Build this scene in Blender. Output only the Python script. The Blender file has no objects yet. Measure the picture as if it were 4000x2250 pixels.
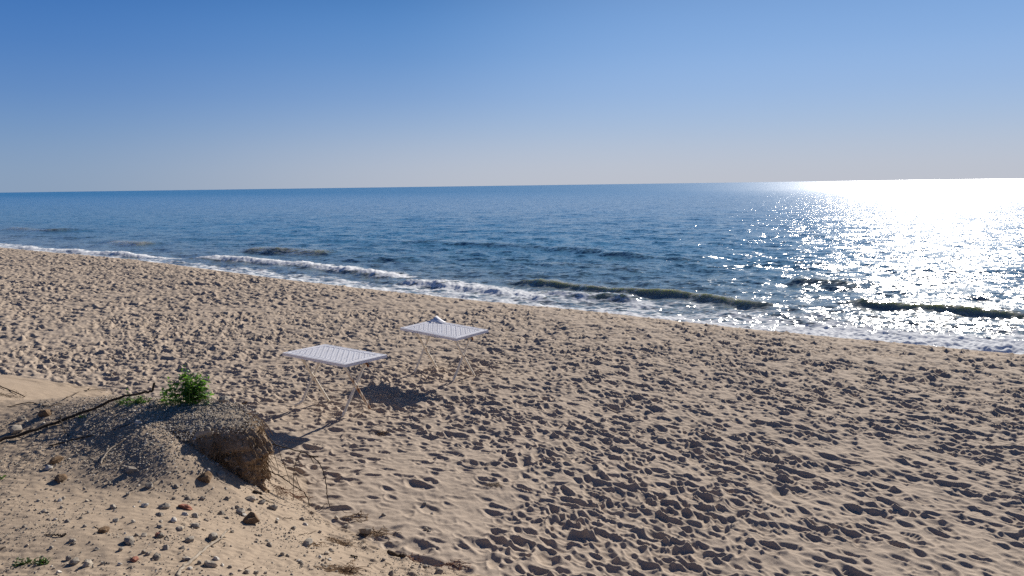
import bpy, math, random
import numpy as np
from mathutils import Vector, Matrix, noise as mnoise

scene = bpy.context.scene
COL = scene.collection
random.seed(11)
rng = np.random.default_rng(5)
R = math.radians

# ------------------------------------------------------------------ camera
CAM_H = 3.0
F_PX, CX, CY = 3005.0, 2000.0, 1125.0          # focal length / centre in photo pixels (4000 x 2250)
ROLL = R(0.788)
PITCH = R(7.59)
_f = np.array([0, math.cos(PITCH), -math.sin(PITCH)])
_r0 = np.array([1.0, 0, 0])
_u0 = np.cross(_r0, _f)
_Rv = math.cos(ROLL) * _r0 - math.sin(ROLL) * _u0
_Uv = math.sin(ROLL) * _r0 + math.cos(ROLL) * _u0
_C = np.array([0, 0, CAM_H])
cam_data = bpy.data.cameras.new("camera")
cam_data.sensor_width = 36.0
cam_data.lens = 36.0 * F_PX / 4000.0
cam_data.clip_start = 0.05
cam_data.clip_end = 60000.0
cam = bpy.data.objects.new("camera", cam_data)
COL.objects.link(cam)
cam.matrix_world = Matrix(((_Rv[0], _Uv[0], -_f[0], 0), (_Rv[1], _Uv[1], -_f[1], 0),
                           (_Rv[2], _Uv[2], -_f[2], CAM_H), (0, 0, 0, 1)))
scene.camera = cam


def at(px, py, z=0.0):
    """photo pixel -> world point at height z (used to survey where things stand)"""
    v = _f + _Rv * (px - CX) / F_PX - _Uv * (py - CY) / F_PX
    return _C + v * ((z - CAM_H) / v[2])


# ------------------------------------------------------------------ sky, sun, exposure
SUN_AZ, SUN_EL = R(29.0), R(25.5)
world = bpy.data.worlds.new("World")
scene.world = world
world.use_nodes = True
wn = world.node_tree
wn.nodes.clear()
sky = wn.nodes.new("ShaderNodeTexSky")
sky.sky_type = 'NISHITA'
sky.sun_disc = False
sky.sun_elevation = SUN_EL
sky.sun_rotation = SUN_AZ
sky.altitude = 0.0
sky.air_density = 1.0
sky.dust_density = 0.1
sky.ozone_density = 3.0


def lin(r, g, b):
    f = lambda c: c / 12.92 if c <= .04045 else ((c + .055) / 1.055) ** 2.4
    return (f(r / 255), f(g / 255), f(b / 255))


def _wmath(op, a, b=None, c=None, clamp=False):
    n = wn.nodes.new("ShaderNodeMath"); n.operation = op; n.use_clamp = clamp
    for i, v in enumerate((a, b, c)):
        if v is None: continue
        if isinstance(v, (int, float)): n.inputs[i].default_value = v
        else: wn.links.new(v, n.inputs[i])
    return n.outputs[0]


def _wmap(v, a, b, c, d):
    n = wn.nodes.new("ShaderNodeMapRange"); n.interpolation_type = 'SMOOTHSTEP'
    wn.links.new(v, n.inputs[0])
    for i, q in enumerate((a, b, c, d)): n.inputs[i + 1].default_value = q
    return n.outputs[0]


# clear morning air over the sea: pale at the horizon, deep blue above, milkier towards the sun
tcw = wn.nodes.new("ShaderNodeTexCoord")
sep = wn.nodes.new("ShaderNodeSeparateXYZ"); wn.links.new(tcw.outputs["Generated"], sep.inputs[0])
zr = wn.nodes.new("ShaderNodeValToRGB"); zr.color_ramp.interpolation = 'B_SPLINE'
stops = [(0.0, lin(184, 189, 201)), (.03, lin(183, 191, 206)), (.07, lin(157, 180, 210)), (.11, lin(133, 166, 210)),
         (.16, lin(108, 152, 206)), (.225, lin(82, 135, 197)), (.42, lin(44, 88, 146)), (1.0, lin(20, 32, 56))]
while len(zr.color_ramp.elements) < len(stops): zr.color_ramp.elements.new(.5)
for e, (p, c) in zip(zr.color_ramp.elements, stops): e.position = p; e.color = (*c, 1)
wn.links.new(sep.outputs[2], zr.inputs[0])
hl = _wmath('SQRT', _wmath('ADD', _wmath('MULTIPLY', sep.outputs[0], sep.outputs[0]), _wmath('ADD', _wmath('MULTIPLY', sep.outputs[1], sep.outputs[1]), 1e-5)))
dsun = _wmath('DIVIDE', _wmath('ADD', _wmath('MULTIPLY', sep.outputs[0], math.sin(SUN_AZ)), _wmath('MULTIPLY', sep.outputs[1], math.cos(SUN_AZ))), hl)
amt = _wmap(dsun, .45, .95, 1, 0)
tint = wn.nodes.new("ShaderNodeMix"); tint.data_type = 'VECTOR'; wn.links.new(amt, tint.inputs[0])
tint.inputs[4].default_value = (1, 1, 1); tint.inputs[5].default_value = (.51, .66, .815)
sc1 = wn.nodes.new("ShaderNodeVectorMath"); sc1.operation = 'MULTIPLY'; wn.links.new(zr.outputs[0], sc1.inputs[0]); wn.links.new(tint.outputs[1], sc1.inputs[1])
milk = _wmath('MULTIPLY', _wmap(dsun, .78, 1.0, 0, 1), _wmap(sep.outputs[2], .0, .16, 0, 1))
mk = wn.nodes.new("ShaderNodeVectorMath"); mk.operation = 'SCALE'; mk.inputs[0].default_value = (.09, .10, .105); wn.links.new(milk, mk.inputs["Scale"])
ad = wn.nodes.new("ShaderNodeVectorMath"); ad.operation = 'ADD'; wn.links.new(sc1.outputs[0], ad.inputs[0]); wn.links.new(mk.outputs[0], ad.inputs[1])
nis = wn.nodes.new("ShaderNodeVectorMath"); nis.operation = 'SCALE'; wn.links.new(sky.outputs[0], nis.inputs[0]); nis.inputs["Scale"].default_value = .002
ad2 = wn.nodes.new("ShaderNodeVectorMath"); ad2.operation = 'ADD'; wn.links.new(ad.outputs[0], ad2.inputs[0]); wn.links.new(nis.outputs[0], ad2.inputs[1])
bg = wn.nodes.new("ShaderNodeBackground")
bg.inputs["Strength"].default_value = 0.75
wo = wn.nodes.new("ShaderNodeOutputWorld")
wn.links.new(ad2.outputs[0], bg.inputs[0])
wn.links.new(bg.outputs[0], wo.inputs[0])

sun_data = bpy.data.lights.new("sun", 'SUN')
sun_data.energy = 5.0
sun_data.angle = R(0.5)
sun_data.color = (1.0, 0.93, 0.83)
sun = bpy.data.objects.new("sun", sun_data)
COL.objects.link(sun)
_S = Vector((math.sin(SUN_AZ) * math.cos(SUN_EL), math.cos(SUN_AZ) * math.cos(SUN_EL), math.sin(SUN_EL)))
sun.rotation_euler = _S.to_track_quat('Z', 'Y').to_euler()
sun.location = _S * 50

vs = scene.view_settings
vs.view_transform = 'Standard'
vs.look = 'None'
vs.exposure = 0.42
vs.gamma = 1.0
vs.use_curve_mapping = False
scene.cycles.use_denoising = False


# ------------------------------------------------------------------ helpers
def tag(o, label=None, cat=None, group=None, kind=None):
    if label: o["label"] = label
    if cat: o["category"] = cat
    if group: o["group"] = group
    if kind: o["kind"] = kind
    return o


def mesh_np(name, V, Fq, mat, parent=None, smooth=True, tris=False):
    """numpy verts (n,3) and faces (m,4) or (m,3) -> one linked mesh object"""
    me = bpy.data.meshes.new(name)
    V = np.asarray(V, np.float32); Fq = np.asarray(Fq, np.int32)
    k = Fq.shape[1]
    me.vertices.add(len(V)); me.vertices.foreach_set("co", V.ravel())
    me.loops.add(Fq.size); me.loops.foreach_set("vertex_index", Fq.ravel())
    me.polygons.add(len(Fq))
    me.polygons.foreach_set("loop_start", np.arange(0, Fq.size, k, dtype=np.int32))
    me.polygons.foreach_set("use_smooth", np.full(len(Fq), smooth, bool))
    me.update(calc_edges=True)
    if mat: me.materials.append(mat)
    o = bpy.data.objects.new(name, me)
    COL.objects.link(o)
    if parent: o.parent = parent
    return o


def grid_faces(nr, nc):
    i = np.arange(nr - 1)[:, None] * nc + np.arange(nc - 1)[None, :]
    return np.stack([i, i + 1, i + nc + 1, i + nc], -1).reshape(-1, 4)


def add_attr(o, name, arr):
    a = o.data.attributes.new(name, 'FLOAT', 'POINT')
    a.data.foreach_set("value", np.asarray(arr, np.float32).ravel())


def _hash(ix, iy, seed):
    h = (ix.astype(np.int64) * 374761393 + iy.astype(np.int64) * 668265263 + seed * 974711) & 0xffffffff
    h = ((h ^ (h >> 13)) * 1274126177) & 0xffffffff
    return ((h ^ (h >> 16)) & 0xffff).astype(np.float32) * (2 * math.pi / 65536.0)


def gnoise(x, y, seed=0):
    """2D gradient noise, about -0.7..0.7"""
    x = np.asarray(x, np.float64); y = np.asarray(y, np.float64)
    x0 = np.floor(x); y0 = np.floor(y)
    fx = (x - x0).astype(np.float32); fy = (y - y0).astype(np.float32)
    ix = x0.astype(np.int64); iy = y0.astype(np.int64)
    def g(dx, dy):
        a = _hash(ix + dx, iy + dy, seed)
        return np.cos(a) * (fx - dx) + np.sin(a) * (fy - dy)
    u = fx * fx * fx * (fx * (fx * 6 - 15) + 10); v = fy * fy * fy * (fy * (fy * 6 - 15) + 10)
    a = g(0, 0); b = g(1, 0); c = g(0, 1); d = g(1, 1)
    return (a + (b - a) * u) * (1 - v) + (c + (d - c) * u) * v


def fbm(x, y, octv=3, seed=0):
    t = 0; amp = 1.0
    for k in range(octv):
        t = t + amp * gnoise(x * 2 ** k, y * 2 ** k, seed + 17 * k); amp *= 0.5
    return t


def sstep(a, b, x):
    t = np.clip((x - a) / (b - a), 0, 1)
    return t * t * (3 - 2 * t)


# ---- node helpers
def new_mat(name):
    m = bpy.data.materials.new(name); m.use_nodes = True
    nt = m.node_tree; nt.nodes.clear()
    out = nt.nodes.new("ShaderNodeOutputMaterial")
    return m, nt, out


def nd(nt, typ, **kw):
    n = nt.nodes.new(typ)
    for k, v in kw.items(): setattr(n, k, v)
    return n


def lk(nt, a, b): nt.links.new(a, b)


def mth(nt, op, a, b=None, clamp=False):
    n = nt.nodes.new("ShaderNodeMath"); n.operation = op; n.use_clamp = clamp
    for i, v in enumerate((a, b)):
        if v is None: continue
        if isinstance(v, (int, float)): n.inputs[i].default_value = v
        else: nt.links.new(v, n.inputs[i])
    return n.outputs[0]


def ramp(nt, fac, stops):
    n = nt.nodes.new("ShaderNodeValToRGB")
    el = n.color_ramp.elements
    while len(el) < len(stops): el.new(0.5)
    for e, (p, c) in zip(el, stops):
        e.position = p; e.color = (*c, 1) if len(c) == 3 else c
    nt.links.new(fac, n.inputs[0])
    return n.outputs[0]


def noise_n(nt, vec, scale, detail=2.0, rough=0.5):
    n = nt.nodes.new("ShaderNodeTexNoise"); n.inputs["Scale"].default_value = scale
    n.inputs["Detail"].default_value = detail; n.inputs["Roughness"].default_value = rough
    if vec is not None: nt.links.new(vec, n.inputs["Vector"])
    return n


def mixc(nt, fac, a, b, blend='MIX'):
    n = nt.nodes.new("ShaderNodeMix"); n.data_type = 'RGBA'; n.blend_type = blend
    for idx, v in ((0, fac), (6, a), (7, b)):
        if isinstance(v, (int, float)): n.inputs[idx].default_value = v
        elif isinstance(v, tuple): n.inputs[idx].default_value = (*v, 1)
        else: nt.links.new(v, n.inputs[idx])
    return n.outputs[2]


# ------------------------------------------------------------------ shore frame
SEA_Z = -0.9
edge_px = [(0, 962), (512, 1006), (1071, 1079), (1646, 1141), (2003, 1175), (2330, 1203), (2795, 1258), (3261, 1304), (4000, 1363)]
E_S = np.array([math.cos(R(-37.5)), math.sin(R(-37.5))])
E_N = np.array([-E_S[1], E_S[0]])
_ed = np.array([at(x, y, 0.0)[:2] for x, y in edge_px])
_es, _en = _ed @ E_S, _ed @ E_N
_es = np.concatenate([[_es[0] - 60], _es, [_es[-1] + 60]])
_en = np.concatenate([[_en[0] + 4], _en, [_en[-1] - 3]])
_ss = np.linspace(_es[0], _es[-1], 600)
_nn = np.interp(_ss, _es, _en)
_nn = np.convolve(np.pad(_nn, 8, mode='edge'), np.ones(17) / 17, 'valid')


def shore_sn(x, y):
    s = x * E_S[0] + y * E_S[1]
    n = x * E_N[0] + y * E_N[1] - np.interp(s, _ss, _nn)
    return s, n


# ------------------------------------------------------------------ bank height (sandy bank the camera stands on)
bank_px = [
    (0, 2250, .76), (600, 2250, .76), (1200, 2250, .48), (1650, 2250, .16), (1900, 2250, .0), (2300, 2300, -.12),
    (0, 1950, .74), (300, 2050, .74), (650, 2050, .66), (900, 2120, .55), (1150, 2050, .26), (1350, 2120, .10), (1600, 2200, .06),
    (500, 1900, .66), (300, 1800, .76), (0, 1750, .80), (100, 1650, .86), (350, 1650, .90), (480, 1760, .80), (560, 1700, .88), (650, 1745, .83),
    (740, 1795, .72), (830, 1835, .62), (400, 1720, .83), (640, 1815, .75), (560, 1850, .71), (200, 1720, .81), (900, 1868, .50),
    (800, 1930, .53), (960, 1900, .41), (1080, 1890, .15), (1150, 1820, -.06), (1200, 1950, .0), (1300, 2020, -.05), (1500, 2120, -.06),
    (0, 1565, .87), (160, 1560, .90), (310, 1555, .95), (500, 1600, .97), (420, 1556, .97), (520, 1556, .98), (600, 1556, .985),
    (0, 1490, .38), (150, 1500, .20), (300, 1490, .06), (0, 1430, .03), (200, 1440, -.03),
    (450, 1460, -.06), (700, 1460, -.12), (0, 1380, -.06), (1100, 1620, -.12), (1250, 1800, -.10), (1000, 1500, -.15),
]
_bp = np.array([[*at(x, y, z)[:2], z] for x, y, z in bank_px] +
               [[0, 0, 1.42], [-2, 0, 1.4], [-5, 0, 1.5], [-9, 0, 1.6], [2, 0, 1.0], [4, 0, .3], [6, 0, -.1], [-1, 2, 1.35], [-3, 2.4, 1.25], [1.5, 2.5, .75], [3.4, 3.2, -.1],
                [-7, 6, 1.05], [-9, 8, 1.0], [-9, 11, .4], [-9, 13.5, -.1], [-12, 12, .3], [0, -3, 1.5], [-8, -3, 1.6], [5, -3, 0.1],
                [-1.7, 7.6, -.1], [-2.4, 8.6, -.12], [-4, 9.6, -.1], [-5.2, 9.9, -.02]])


def _tps(d):
    return np.where(d > 1e-9, d * d * np.log(d + 1e-12), 0)


_n = len(_bp)
_K = _tps(np.linalg.norm(_bp[:, None, :2] - _bp[None, :, :2], axis=2)) + 0.02 * np.eye(_n)
_P = np.c_[np.ones(_n), _bp[:, :2]]
_A = np.block([[_K, _P], [_P.T, np.zeros((3, 3))]])
_w = np.linalg.solve(_A, np.r_[_bp[:, 2], 0, 0, 0])


def bank_z(x, y):
    x = np.asarray(x, float); y = np.asarray(y, float)
    shp = x.shape
    X = np.c_[x.ravel(), y.ravel()]
    out = np.empty(len(X))
    for i in range(0, len(X), 40000):
        d = np.linalg.norm(X[i:i + 40000, None, :] - _bp[None, :, :2], axis=2)
        out[i:i + 40000] = _tps(d) @ _w[:_n] + _w[_n] + X[i:i + 40000] @ _w[_n + 1:]
    return out.reshape(shp)


# ------------------------------------------------------------------ trampled sand height maps
def sand_base(x, y):
    """large scale lie of the beach, without footprints"""
    s, n = shore_sn(x, y)
    t = (n + 0.2) / 0.5
    fall = -0.5 * math.tan(R(13)) * np.where(t > 20, t, np.log1p(np.exp(np.clip(t, -30, 20))))
    return np.maximum(fall, -4.0)


def walk_mask(x, y):
    """1 where most people walked across, towards the lower right"""
    return sstep(-2.2, .6, x) * (1 - sstep(10.5, 15, y - .5 * x))


class HMap:
    def __init__(self, x0, x1, y0, y1, c):
        self.x0, self.y0, self.c = x0, y0, c
        self.nx = int((x1 - x0) / c) + 1; self.ny = int((y1 - y0) / c) + 1
        self.h = np.zeros((self.ny, self.nx), np.float32)

    def xy(self):
        return np.meshgrid(self.x0 + np.arange(self.nx) * self.c, self.y0 + np.arange(self.ny) * self.c)

    def sample(self, x, y):
        fx = np.clip((x - self.x0) / self.c, 0, self.nx - 1.001); fy = np.clip((y - self.y0) / self.c, 0, self.ny - 1.001)
        ix = fx.astype(int); iy = fy.astype(int); fx = fx - ix; fy = fy - iy
        h = self.h
        return (h[iy, ix] * (1 - fx) + h[iy, ix + 1] * fx) * (1 - fy) + (h[iy + 1, ix] * (1 - fx) + h[iy + 1, ix + 1] * fx) * fy

    def inside(self, x, y, m):
        return (x > self.x0 + m) & (x < self.x0 + (self.nx - 1) * self.c - m) & (y > self.y0 + m) & (y < self.y0 + (self.ny - 1) * self.c - m)


hm_near = HMap(-10, 11, 2.5, 19, 0.0085)
hm_far = HMap(-40, 20, 2.0, 58, 0.025)
for hm, sd in ((hm_near, 3), (hm_far, 3)):
    X, Y = hm.xy()
    US = X * E_S[0] + Y * E_S[1]; UN = X * E_N[0] + Y * E_N[1]
    wu = .12 * gnoise(X / .6, Y / .6, 71)
    wr = walk_mask(X, Y)
    UA = X * math.cos(R(-57)) + Y * math.sin(R(-57)); UB = -X * math.sin(R(-57)) + Y * math.cos(R(-57))
    hm.h += 0.035 * gnoise(X / 2.3, Y / 2.3, 1) + 0.020 * gnoise(US / 1.1, UN / .7, 2)
    hm.h += (1 - wr) * (0.019 * (.35 - np.abs(gnoise(US / .48, (UN + wu) / .20, 9))) + 0.013 * (.35 - np.abs(gnoise(US / .22, (UN + wu) / .09, 10))))
    hm.h += wr * (0.022 * (.35 - np.abs(gnoise(UA / .55, (UB + wu) / .19, 9))) + 0.014 * (.35 - np.abs(gnoise(UA / .26, (UB + wu) / .09, 10))))


def stamp(hm, p):
    x, y, ang, a, b, d, wx, wy, rimk, tread, blend = p
    rad = a * 1.75
    i0 = int((x - rad - hm.x0) / hm.c); i1 = int((x + rad - hm.x0) / hm.c) + 1
    j0 = int((y - rad - hm.y0) / hm.c); j1 = int((y + rad - hm.y0) / hm.c) + 1
    if i0 < 0 or j0 < 0 or i1 >= hm.nx or j1 >= hm.ny: return
    gx = (hm.x0 + np.arange(i0, i1) * hm.c - x)[None, :]; gy = (hm.y0 + np.arange(j0, j1) * hm.c - y)[:, None]
    ca, sa = math.cos(ang), math.sin(ang)
    u = (gx * ca + gy * sa) / a; v = (-gx * sa + gy * ca) / b
    v = v * (1 + wx * u) + wy * (u * u - .4)
    q = np.sqrt(np.abs(u) ** 1.55 + v * v)
    win = hm.h[j0:j1, i0:i1]
    hc = win.mean()
    prof = 1 - np.clip(q, 0, 1.12) ** 3.2
    m = sstep(1.12, .8, q) * blend
    inner = hc + (win - hc) * .25 - d * np.maximum(prof, -.25)
    rim = rimk * d * np.exp(-((q - 1.2) / .15) ** 2) * (0.6 + 0.55 * np.cos(np.arctan2(v, u) * 1.0 + wx * 9))
    if tread:
        inner = inner + 0.011 * np.sign(np.sin(u * a * 2 * math.pi / 0.034)) * (q < .85)
    hm.h[j0:j1, i0:i1] = win * (1 - m) + inner * m + rim * (1 - m)


BANK_ON = [(1324, 1619)]


def foot_density(x, y):
    """share of the full trampling: fades on the bank and at its toe and at the wet edge"""
    bz = np.where(y < 12.5, bank_z(x, y), -1)
    near_bank = 1 - .93 * sstep(-.03, .30, bz)
    left_smooth = 1 - .6 * np.exp(-(((x + 7.2) / 1.6) ** 2 + ((y - 10.6) / 1.0) ** 2))
    toe = 1 - .88 * np.exp(-(((x + 1.0) / 1.1) ** 2 + ((y - 6.9) / 1.0) ** 2))
    patch = np.clip(.85 + .7 * gnoise(x / 2.6, y / 2.6, 88) + .4 * gnoise(x / 1.0, y / 1.0, 89), .42, 1)
    return near_bank * left_smooth * toe * patch


N_FOOT = 98000
fx = rng.uniform(-39, 16, N_FOOT * 3); fy = rng.uniform(3, 56, N_FOOT * 3)
ok = (np.abs(np.arctan2(fx, fy)) < R(41)) & (shore_sn(fx, fy)[1] < .35)
fx, fy = fx[ok], fy[ok]
dens = foot_density(fx, fy)
keep = rng.random(len(fx)) < np.where(dens > 0, dens, 0) * 1.0
fx, fy = fx[keep], fy[keep]
foot_d = foot_density(fx, fy)
for i_f, (x, y) in enumerate(zip(fx, fy)):
    kind_ = rng.random(); small = kind_ < .35; large = kind_ > .96
    fd_ = float(foot_d[i_f]); rr_ = math.hypot(x, y)
    ang = rng.normal(R(-22 - 35 * float(walk_mask(x, y))), R(14)) if rng.random() < .86 else rng.uniform(0, math.pi)
    if rng.random() < .5: ang += math.pi
    a = rng.uniform(.05, .075) if small else (rng.uniform(.14, .19) if large else rng.uniform(.07, .122))
    far_k = min(1, max(0, (rr_ - 9) / 16))
    a *= 1 + .5 * far_k
    b = a * rng.uniform(.34, .56) * (1 - .12 * far_k)
    d = a * rng.uniform(.17, .30) * (1 + .22 * far_k) * (1.0 if not large else .85)
    d *= .45 + .55 * min(1, fd_ * 1.25)
    p = (x, y, ang, a, b, d, rng.uniform(-.35, .35), rng.uniform(-.5, .5), rng.uniform(.25, .7), rng.random() < .012, rng.uniform(.75, 1))
    if hm_near.inside(x, y, .3): stamp(hm_near, p)
    if not hm_near.inside(x, y, .8): stamp(hm_far, p)
for hm in (hm_near, hm_far):
    X, Y = hm.xy()
    # loose grains slide a little, then wind adds its own small relief
    k = hm.h.copy()
    k[1:-1, 1:-1] = (hm.h[1:-1, 1:-1] * 4 + hm.h[:-2, 1:-1] + hm.h[2:, 1:-1] + hm.h[1:-1, :-2] + hm.h[1:-1, 2:]) / 8
    hm.h = k
    hm.h += 0.009 * gnoise(X / .12, Y / .085, 21) + 0.0028 * gnoise(X / .045, Y / .045, 22)


def sand_relief(x, y):
    nearw = np.where(hm_near.inside(x, y, .1), 1.0, 0.0)
    return hm_near.sample(x, y) * nearw + hm_far.sample(x, y) * (1 - nearw)


def sand_z(x, y):
    s, n = shore_sn(x, y)
    wear = 1 - sstep(-.1, 1.0, n)
    h = hm_far.sample(x, y)
    nearw = np.where(hm_near.inside(x, y, .1), 1.0, 0.0)
    hn = hm_near.sample(x, y)
    return sand_base(x, y) + (hn * nearw + h * (1 - nearw)) * wear


def bank_top(x, y):
    b = bank_z(x, y)
    rough = 0.010 * gnoise(x / .14, y / .14, 41) + 0.02 * gnoise(x / .5, y / .5, 43)
    grav = np.clip(.45 + 1.1 * gnoise(x / .9, y / .9, 45), .34, 1.1)
    rough = rough + grav * (0.017 * gnoise(x / .06, y / .05, 42) + 0.013 * (.3 - np.abs(gnoise(x / .040, y / .034, 44))))
    relief = sand_relief(x, y) * .9
    return b + rough + relief * (1 - sstep(.08, .60, b))


def ground_z(x, y):
    x = np.asarray(x, float); y = np.asarray(y, float)
    return np.maximum(sand_z(x, y), bank_top(x, y))


# ------------------------------------------------------------------ ground materials
def sand_material(name="sand", k=(.97, .955, .965)):
    m, nt, out = new_mat(name)
    tc = nd(nt, "ShaderNodeTexCoord")
    b = nd(nt, "ShaderNodeBsdfPrincipled")
    b.inputs["Roughness"].default_value = .95
    b.inputs["Specular IOR Level"].default_value = .15
    n1 = noise_n(nt, tc.outputs["Object"], 1.1, 4, .6)
    n2 = noise_n(nt, tc.outputs["Object"], 260, 2, .7)
    n3 = noise_n(nt, tc.outputs["Object"], 38, 3, .6)
    c = ramp(nt, n1.outputs[0], [(.3, (.40, .325, .250)), (.7, (.46, .38, .30))])
    c = mixc(nt, .55, c, ramp(nt, n2.outputs[0], [(.3, (.26, .205, .155)), (.55, (.46, .38, .30)), (.75, (.58, .50, .41))]))
    c = mixc(nt, .25, c, ramp(nt, n3.outputs[0], [(.3, (.30, .24, .18)), (.65, (.48, .40, .31))]))
    c = mixc(nt, 1.0, c, k, 'MULTIPLY')
    lk(nt, c, b.inputs["Base Color"])
    bp = nd(nt, "ShaderNodeBump"); bp.inputs["Strength"].default_value = .35; bp.inputs["Distance"].default_value = .01
    hsum = mth(nt, 'ADD', mth(nt, 'MULTIPLY', n2.outputs[0], .35), n3.outputs[0])
    lk(nt, hsum, bp.inputs["Height"]); lk(nt, bp.outputs[0], b.inputs["Normal"])
    lk(nt, b.outputs[0], out.inputs[0])
    return m


M_sand = sand_material()
M_bank = sand_material("bank_sand", (.80, .765, .73))


def fan(r, th):
    rr, tt = np.meshgrid(r, th, indexing='ij')
    return rr * np.sin(tt), rr * np.cos(tt)


def radii(r0, r1, k, lo, hi):
    rs = [r0]
    while rs[-1] < r1:
        rs.append(rs[-1] + min(max(rs[-1] ** 2 / k, lo), hi(rs[-1])))
    return np.array(rs)


th = np.concatenate([np.linspace(R(-75), R(-39), 90, endpoint=False), np.linspace(R(-39), R(39), 1350, endpoint=False), np.linspace(R(39), R(75), 91)])
rs = radii(1.5, 66, 3.0 * 769 * 2.4, .012, lambda r: .06)
X, Y = fan(rs, th)
Z = sand_z(X, Y)
sand = mesh_np("beach_sand", np.stack([X, Y, Z], -1).reshape(-1, 3), grid_faces(len(rs), len(th)), M_sand)
tag(sand, "pale trampled beach sand covered in footprints", "sand", kind='structure')

# the bank: fine patch where the camera sees it
bx = np.concatenate([np.arange(-9, -5.4, .05), np.arange(-5.4, .8, .0105), np.arange(.8, 4.2, .03)]); by = np.concatenate([np.arange(-3, 3.4, .06), np.arange(3.4, 9.0, .0105), np.arange(9.0, 11.5, .03)])
X, Y = np.meshgrid(bx, by)
Z = bank_top(X, Y)
bank = mesh_np("sandy_bank", np.stack([X, Y, Z], -1).reshape(-1, 3), grid_faces(len(by), len(bx)), M_bank)
tag(bank, "eroded sandy bank rising on the left", "bank", kind='structure')

# ------------------------------------------------------------------ sea
def crest(pts, z):
    P = np.array([at(x * 1.5528, y * 1.5528, SEA_Z + z)[:2] for x, y in pts])
    s, n = shore_sn(P[:, 0], P[:, 1])
    o = np.argsort(s)
    return s[o], n[o]


# (crest points in the 2576 px view, height, shoreward width, seaward width, foam on crest, foam shoreward reach, seaward foam)
waves = [
    ([(1290, 703), (1420, 712), (1560, 727), (1700, 738), (1760, 743), (1830, 753), (1975, 770)], .19, .34, 1.1, .55, 0, 0),
    ([(2120, 752), (2200, 760), (2300, 766), (2400, 770), (2500, 780), (2620, 790)], .18, .32, 1.1, .5, 0, 0),
    ([(1340, 735), (1460, 745), (1560, 750), (1620, 757)], .10, .32, .7, .2, 0, 0),
    ([(480, 642), (560, 648), (700, 657), (800, 667), (900, 678), (1000, 690), (1080, 697)], .17, .5, 1.0, 1.0, .9, 1.2),
    ([(1000, 705), (1100, 712), (1200, 722), (1300, 737), (1400, 752)], .13, .4, .8, 1.0, .9, 1.4),
    ([(30, 618), (160, 630), (300, 640), (400, 647), (480, 652)], .10, .4, .8, 1.0, .8, .8),
    ([(620, 622), (700, 626), (780, 630), (830, 633)], .22, .7, 1.4, .3, 0, 0),
    ([(1000, 603), (1150, 608), (1300, 616), (1450, 624), (1560, 633)], .20, .8, 1.6, .0, 0, 0),
    ([(280, 604), (330, 608), (370, 611)], .20, .8, 1.4, .35, 0, 0),
    ([(1980, 697), (2060, 702), (2130, 708), (2190, 713)], .20, .6, 1.2, .0, 0, 0),
    ([(20, 572), (140, 577), (260, 574)], .2, 1.0, 2.0, .1, 0, 0),
    ([(1500, 636), (1650, 645), (1800, 650)], .12, .7, 1.2, .0, 0, 0),
    ([(1350, 660), (1500, 668), (1650, 680)], .10, .6, 1.0, .0, 0, 0),
]
th2 = np.concatenate([np.linspace(R(-80), R(-38), 120, endpoint=False), np.linspace(R(-38), R(38), 1150, endpoint=False), np.linspace(R(38), R(80), 121)])
rs2 = radii(9.0, 30000, 3.9 * 769 * 3.2, .04, lambda r: .3 * r)
X, Y = fan(rs2, th2)
dr = np.gradient(rs2)[:, None] * np.ones_like(X)
S, N = shore_sn(X, Y)
Z = np.zeros_like(X)
wav_rng = np.random.default_rng(8)
for k in range(44):
    lam = 0.6 * (7.5 / 0.6) ** (k / 43)
    ang = math.atan2(-E_N[1], -E_N[0]) + wav_rng.normal(0, .55)
    kk = 2 * math.pi / lam
    amp = .0052 * lam ** .45
    fade = 1 - sstep(lam / 6, lam / 2.5, dr)
    if fade.max() <= 0: continue
    ph = kk * (X * math.cos(ang) + Y * math.sin(ang)) + wav_rng.uniform(0, 6.28) + 1.3 * gnoise(X / (lam * 4), Y / (lam * 4), 60 + k)
    sn = np.sin(ph)
    Z += amp * (sn + .25 * sn * sn) * fade
chop = sstep(0.3, 3.5, N)
Z *= .35 + .65 * chop
foam = np.zeros_like(X)
face = np.zeros_like(X)
for pts, hgt, wl, ws, fc, fl, fs in waves:
    cs, cn = crest(pts, hgt)
    nc = np.interp(S, cs, cn) + .18 * gnoise(S / 1.1, S * 0 + hgt * 40, 5) + .06 * gnoise(S / .3, S * 0 + hgt * 30, 6)
    L = cs[-1] - cs[0]
    env = sstep(cs[0] - .03 * L, cs[0] + .14 * L, S) * (1 - sstep(cs[-1] - .14 * L, cs[-1] + .03 * L, S))
    env = env * (1 + .35 * gnoise(S / 1.7, S * 0 + hgt * 77, 7))
    q = N - nc
    prof = np.where(q < 0, np.exp(-(np.abs(q) / wl) ** 2.0), np.exp(-(q / ws) ** 1.4))
    dip = -.15 * np.exp(-((q + 1.7 * wl) / (.7 * wl)) ** 2)
    Z += hgt * env * (prof + dip)
    face = np.maximum(face, np.clip(env, 0, 1) * np.exp(-((q + .12) / (1.0 * wl)) ** 2) * min(1, hgt / .18))
    patch = .5 + 1.2 * gnoise(S / 1.3, S * 0 + hgt * 51, 9)
    f = fc * np.exp(-((q - .05) / .16) ** 2) * (np.clip(patch, 0, 1) if fc < .9 else 1)
    if fs: f = np.maximum(f, .84 * (q > -.05) * (1 - sstep(.2, fs, q)) * sstep(-.05, .1, q))
    if fl: f = np.maximum(f, .95 * sstep(-fl, -.1, q) * (q < .1))
    foam = np.maximum(foam, f * np.clip(env * 1.2, 0, 1))
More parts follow.
